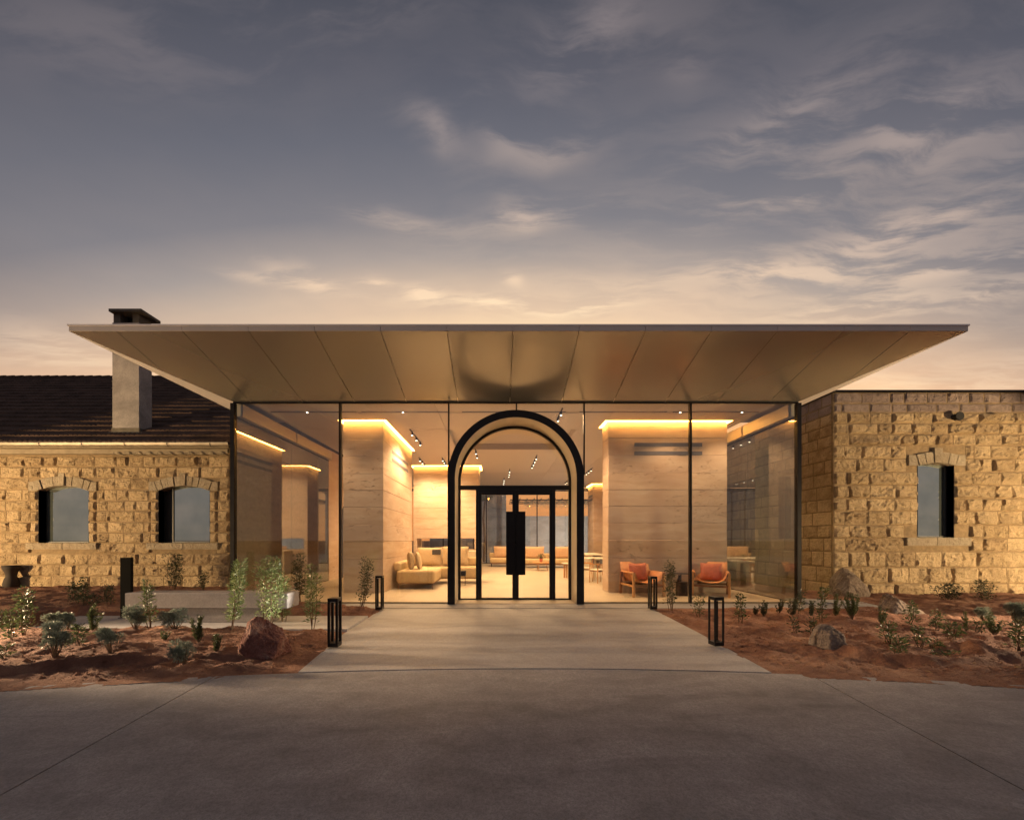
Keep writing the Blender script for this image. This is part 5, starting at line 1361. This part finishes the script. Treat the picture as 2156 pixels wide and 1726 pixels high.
# track lights
def track(label, x, y0, y1, n, power):
    t = thing('track_light', label, 'light', (x, y0, CZ)); L = y1 - y0
    part('track', 'black_steel', t, (-.02, .02, 0, L, -.012, -.001))
    for k in range(n):
        yy = (k + .5) * L / n; mb = MB(); mb.lathe([(.028, -.10), (.028, -.014)], 12, (0, yy, 0)); mb.build('lamp_head', 'black_steel', t)
        mb = MB(); mb.lathe([(.021, -.106), (.021, -.101)], 12, (0, yy, 0)); mb.build('lamp_disc', 'spot_glow', t)
    o = lamp_spot('lamp', (0, L / 2, -.13), (0, L / 2, -5), power, WARM, 150, .6, t, .25)
    return t
track('three lamp ceiling track beside the left earth wall top', -2.57, 10.6, 12.3, 3, K_SPOT * 1.5)
track('short ceiling track near the fireplace wall, left of two', -3.1, 14.2, 15.6, 3, K_SPOT)
track('short ceiling track near the fireplace wall, right of two', -2.2, 14.2, 15.4, 3, K_SPOT)
track('two lamp ceiling track seen above the arch crown at right', 1.55, 8.9, 9.8, 2, K_SPOT * 1.5)
track('four lamp ceiling track right of centre in the fanlight', 1.44, 13.8, 16.1, 4, K_SPOT * 1.3)
track('small ceiling track at the centre of the fanlight, upper of two', .5, 16.5, 18.4, 3, K_SPOT)
track('small ceiling track just above the door head', .28, 18.8, 20.8, 3, K_SPOT)
track('ceiling track at the left side of the fanlight', -.82, 12.9, 14.2, 2, K_SPOT)
track('far ceiling track at the lower right corner of the fanlight', 3.7, 19.2, 20.6, 3, K_SPOT)
track('ceiling track over the dining chairs right of the arch', 4.15, 16.2, 17.6, 3, K_SPOT)
track('ceiling track over the dining table behind the broad earth wall', 5.6, 11.4, 12.6, 3, K_SPOT)
def downlight(label, x, power):  # fill lamps added to brighten the bays behind the front glass
    t = thing('fill_downlight', label, 'light', (x, 9.19, CZ))
    mb = MB(); mb.lathe([(.036, -.012), (.036, -.003)], 14); mb.build('trim_ring', 'black_steel', t)
    mb = MB(); mb.lathe([(.020, -.016), (.020, -.0125)], 12); mb.build('lamp_disc', 'spot_glow', t)
    lamp_spot('lamp', (0, 0, -.04), (0, 0, -5), power, WARM, 120, .7, t, .1)
downlight('added fill downlight in the dark air slot above the left glass corner bay', -4.8, K_SPOT * .45)
downlight('added fill downlight in the dark air slot in front of the tall narrow earth wall', -2.4, K_SPOT * .3)
downlight('added fill downlight in the dark air slot above the two orange armchairs', 4.55, K_SPOT * .35)
downlight('added fill downlight in the dark air slot near the right glass corner', 6.1, K_SPOT * .4)

# ================================================================ BACK GARDEN
def wallthing(name, label, x0, x1, y0, y1, h, mat='grey_concrete'):
    t = thing(name, label, 'wall', ((x0 + x1) / 2, y0, 0)); w = (x1 - x0) / 2; n = max(1, int((x1 - x0) / 2.6))
    for k in range(n):
        mb = MB(); mb.bbox(-w + k * 2 * w / n + .006, -w + (k + 1) * 2 * w / n - .006, 0, y1 - y0, -.1, h, b=.008); mb.build('wall_panel', mat, t)
wallthing('garden_wall', 'grey concrete courtyard wall beyond the rear glass, right part', 2.0, 9.0, 28.0, 28.4, 3.3)
wallthing('garden_wall', 'taller grey concrete wall beyond the rear glass, left part', -5.0, .55, 26.5, 27.0, 5.2)
t = thing('pergola', 'slatted pergola on posts above the rear courtyard wall', 'pergola', (1.0, 26.0, 0))
for k in range(14): part('slat', 'black_steel', t, (k * .5, k * .5 + .05, 0, 2.6, 4.35, 4.43))
for y in (0, 1.3, 2.6): part('beam', 'black_steel', t, (-.2, 7.0, y - .04, y + .04, 4.27, 4.348))
for x in (0.1, 6.8): part('post', 'black_steel', t, (x - .05, x + .05, -.05, .05, 0, 4.269))
t = thing('vine', 'dry vine tangle hanging along the pergola edge', 'climbing plant', (2.6, 26.0, 4.25)); mb = MB(); rg = random.Random(9)
for _ in range(1800):
    p = Vector((rg.uniform(-.8, 4.2), rg.uniform(0, .9), rg.uniform(-.55, .1) * rg.random())); leaf(mb, p, Vector((rg.gauss(0, 1), rg.gauss(0, 1), rg.gauss(-.3, 1))), .10, .04, rg)
mb.build('foliage', 'pale_vine', t) if 'pale_vine' in MATS else (simple('pale_vine', (.45, .33, .2), .8), mb.build('foliage', 'pale_vine', t))
t = thing('courtyard_tree', 'slim dark tree trunk in the rear courtyard left of the doors', 'tree', (-1.0, 25.0, -.05))
mb = MB(); mb.tube([(0, 0, 0), (.05, 0, 1.6), (-.04, 0, 3.0), (.1, 0, 4.4), (.05, 0, 5.6)], [.10, .085, .07, .05, .02], 10); mb.build('trunk', 'twig_bark', t)
mb = MB()
for _ in range(2600):
    a = rg.uniform(0, 6.28); r = rg.random() ** .5 * 1.1; z = rg.uniform(4.2, 6.3) ; k = math.sin((z - 4.2) / 2.1 * 3.1) + .25
    leaf(mb, Vector((math.cos(a) * r * k, math.sin(a) * r * k, z)), Vector((rg.gauss(0, 1), rg.gauss(0, 1), rg.gauss(0, 1))), .12, .05, rg)
mb.build('crown', 'dark_leaf', t)
ct = sheet('courtyard_paving', [(-8, 22.55), (10, 22.55), (10, 40), (-8, 40)], -.02, -.055, 'path_concrete'); tag(ct, kind='structure')

# ================================================================ FLOODLIGHTS that wash the stone walls from outside the frame, then two added lamps
def flood(label, loc, target, power, color, angle, blend, sc=1.0):
    t = thing('floodlight', label, 'light', (loc[0], loc[1], 0))
    part('stake', 'black_steel', t, (-.02 * sc, .02 * sc, -.02 * sc, .02 * sc, 0, loc[2] - .10 * sc)); 
    d = (Vector(target) - Vector(loc)).normalized(); q = d.to_track_quat('-Z', 'Y')
    mb = MB(); mb.box(-.11 * sc, .11 * sc, -.08 * sc, .08 * sc, .02 * sc, .09 * sc); mb.build('housing', 'black_steel', t, (0, 0, loc[2]), q.to_euler())
    mb = MB(); mb.box(-.09 * sc, .09 * sc, -.06 * sc, .06 * sc, .012 * sc, .018 * sc); mb.build('lens', 'flood_glow', t, (0, 0, loc[2]), q.to_euler())
    lamp_spot('lamp', (0, 0, loc[2]), (target[0] - loc[0], target[1] - loc[1], target[2]), power, color, angle, blend, t, .22 if 'bed' in label else .04)
flood('black floodlight beyond the left edge washing the left stone wall', (-18.0, 3.6, 1.1), (-8.9, 10.3, 1.7), K_FLOOD_L, (1, .66, .32), 66, .35)
flood('black floodlight beyond the right edge washing the right stone wall', (17.4, 3.4, 1.1), (11.0, 9.8, 1.6), K_FLOOD_R, (1, .68, .34), 66, .35)
flood('small black floodlight beyond the left edge lighting the left planting bed', (-12.1, 5.3, 2.0), (-5.1, 5.05, 0.1), K_BED * 1.1, (1, .68, .40), 24, .7)
flood('small black floodlight beyond the right edge lighting the right planting bed', (13.0, 5.6, 1.8), (6.7, 5.9, 0.1), K_BED * .5, (1, .68, .40), 34, .7)
flood('small black spike light added behind the nearest left bollard to brighten the shrubs', (-2.78, 6.10, .16), (-3.6, 5.82, .62), 130, (1, .90, .72), 80, .6, .35)  # added lamp, brightens the tall shrubs and the bench end
flood('added courtyard fill floodlight behind the rear glass, hidden by the side wall', (6.2, 23.6, .5), (3.0, 27.5, 2.2), K_GARDEN, (1, .8, .62), 120, .6)  # added unseen lamp, brightens the rear courtyard walls
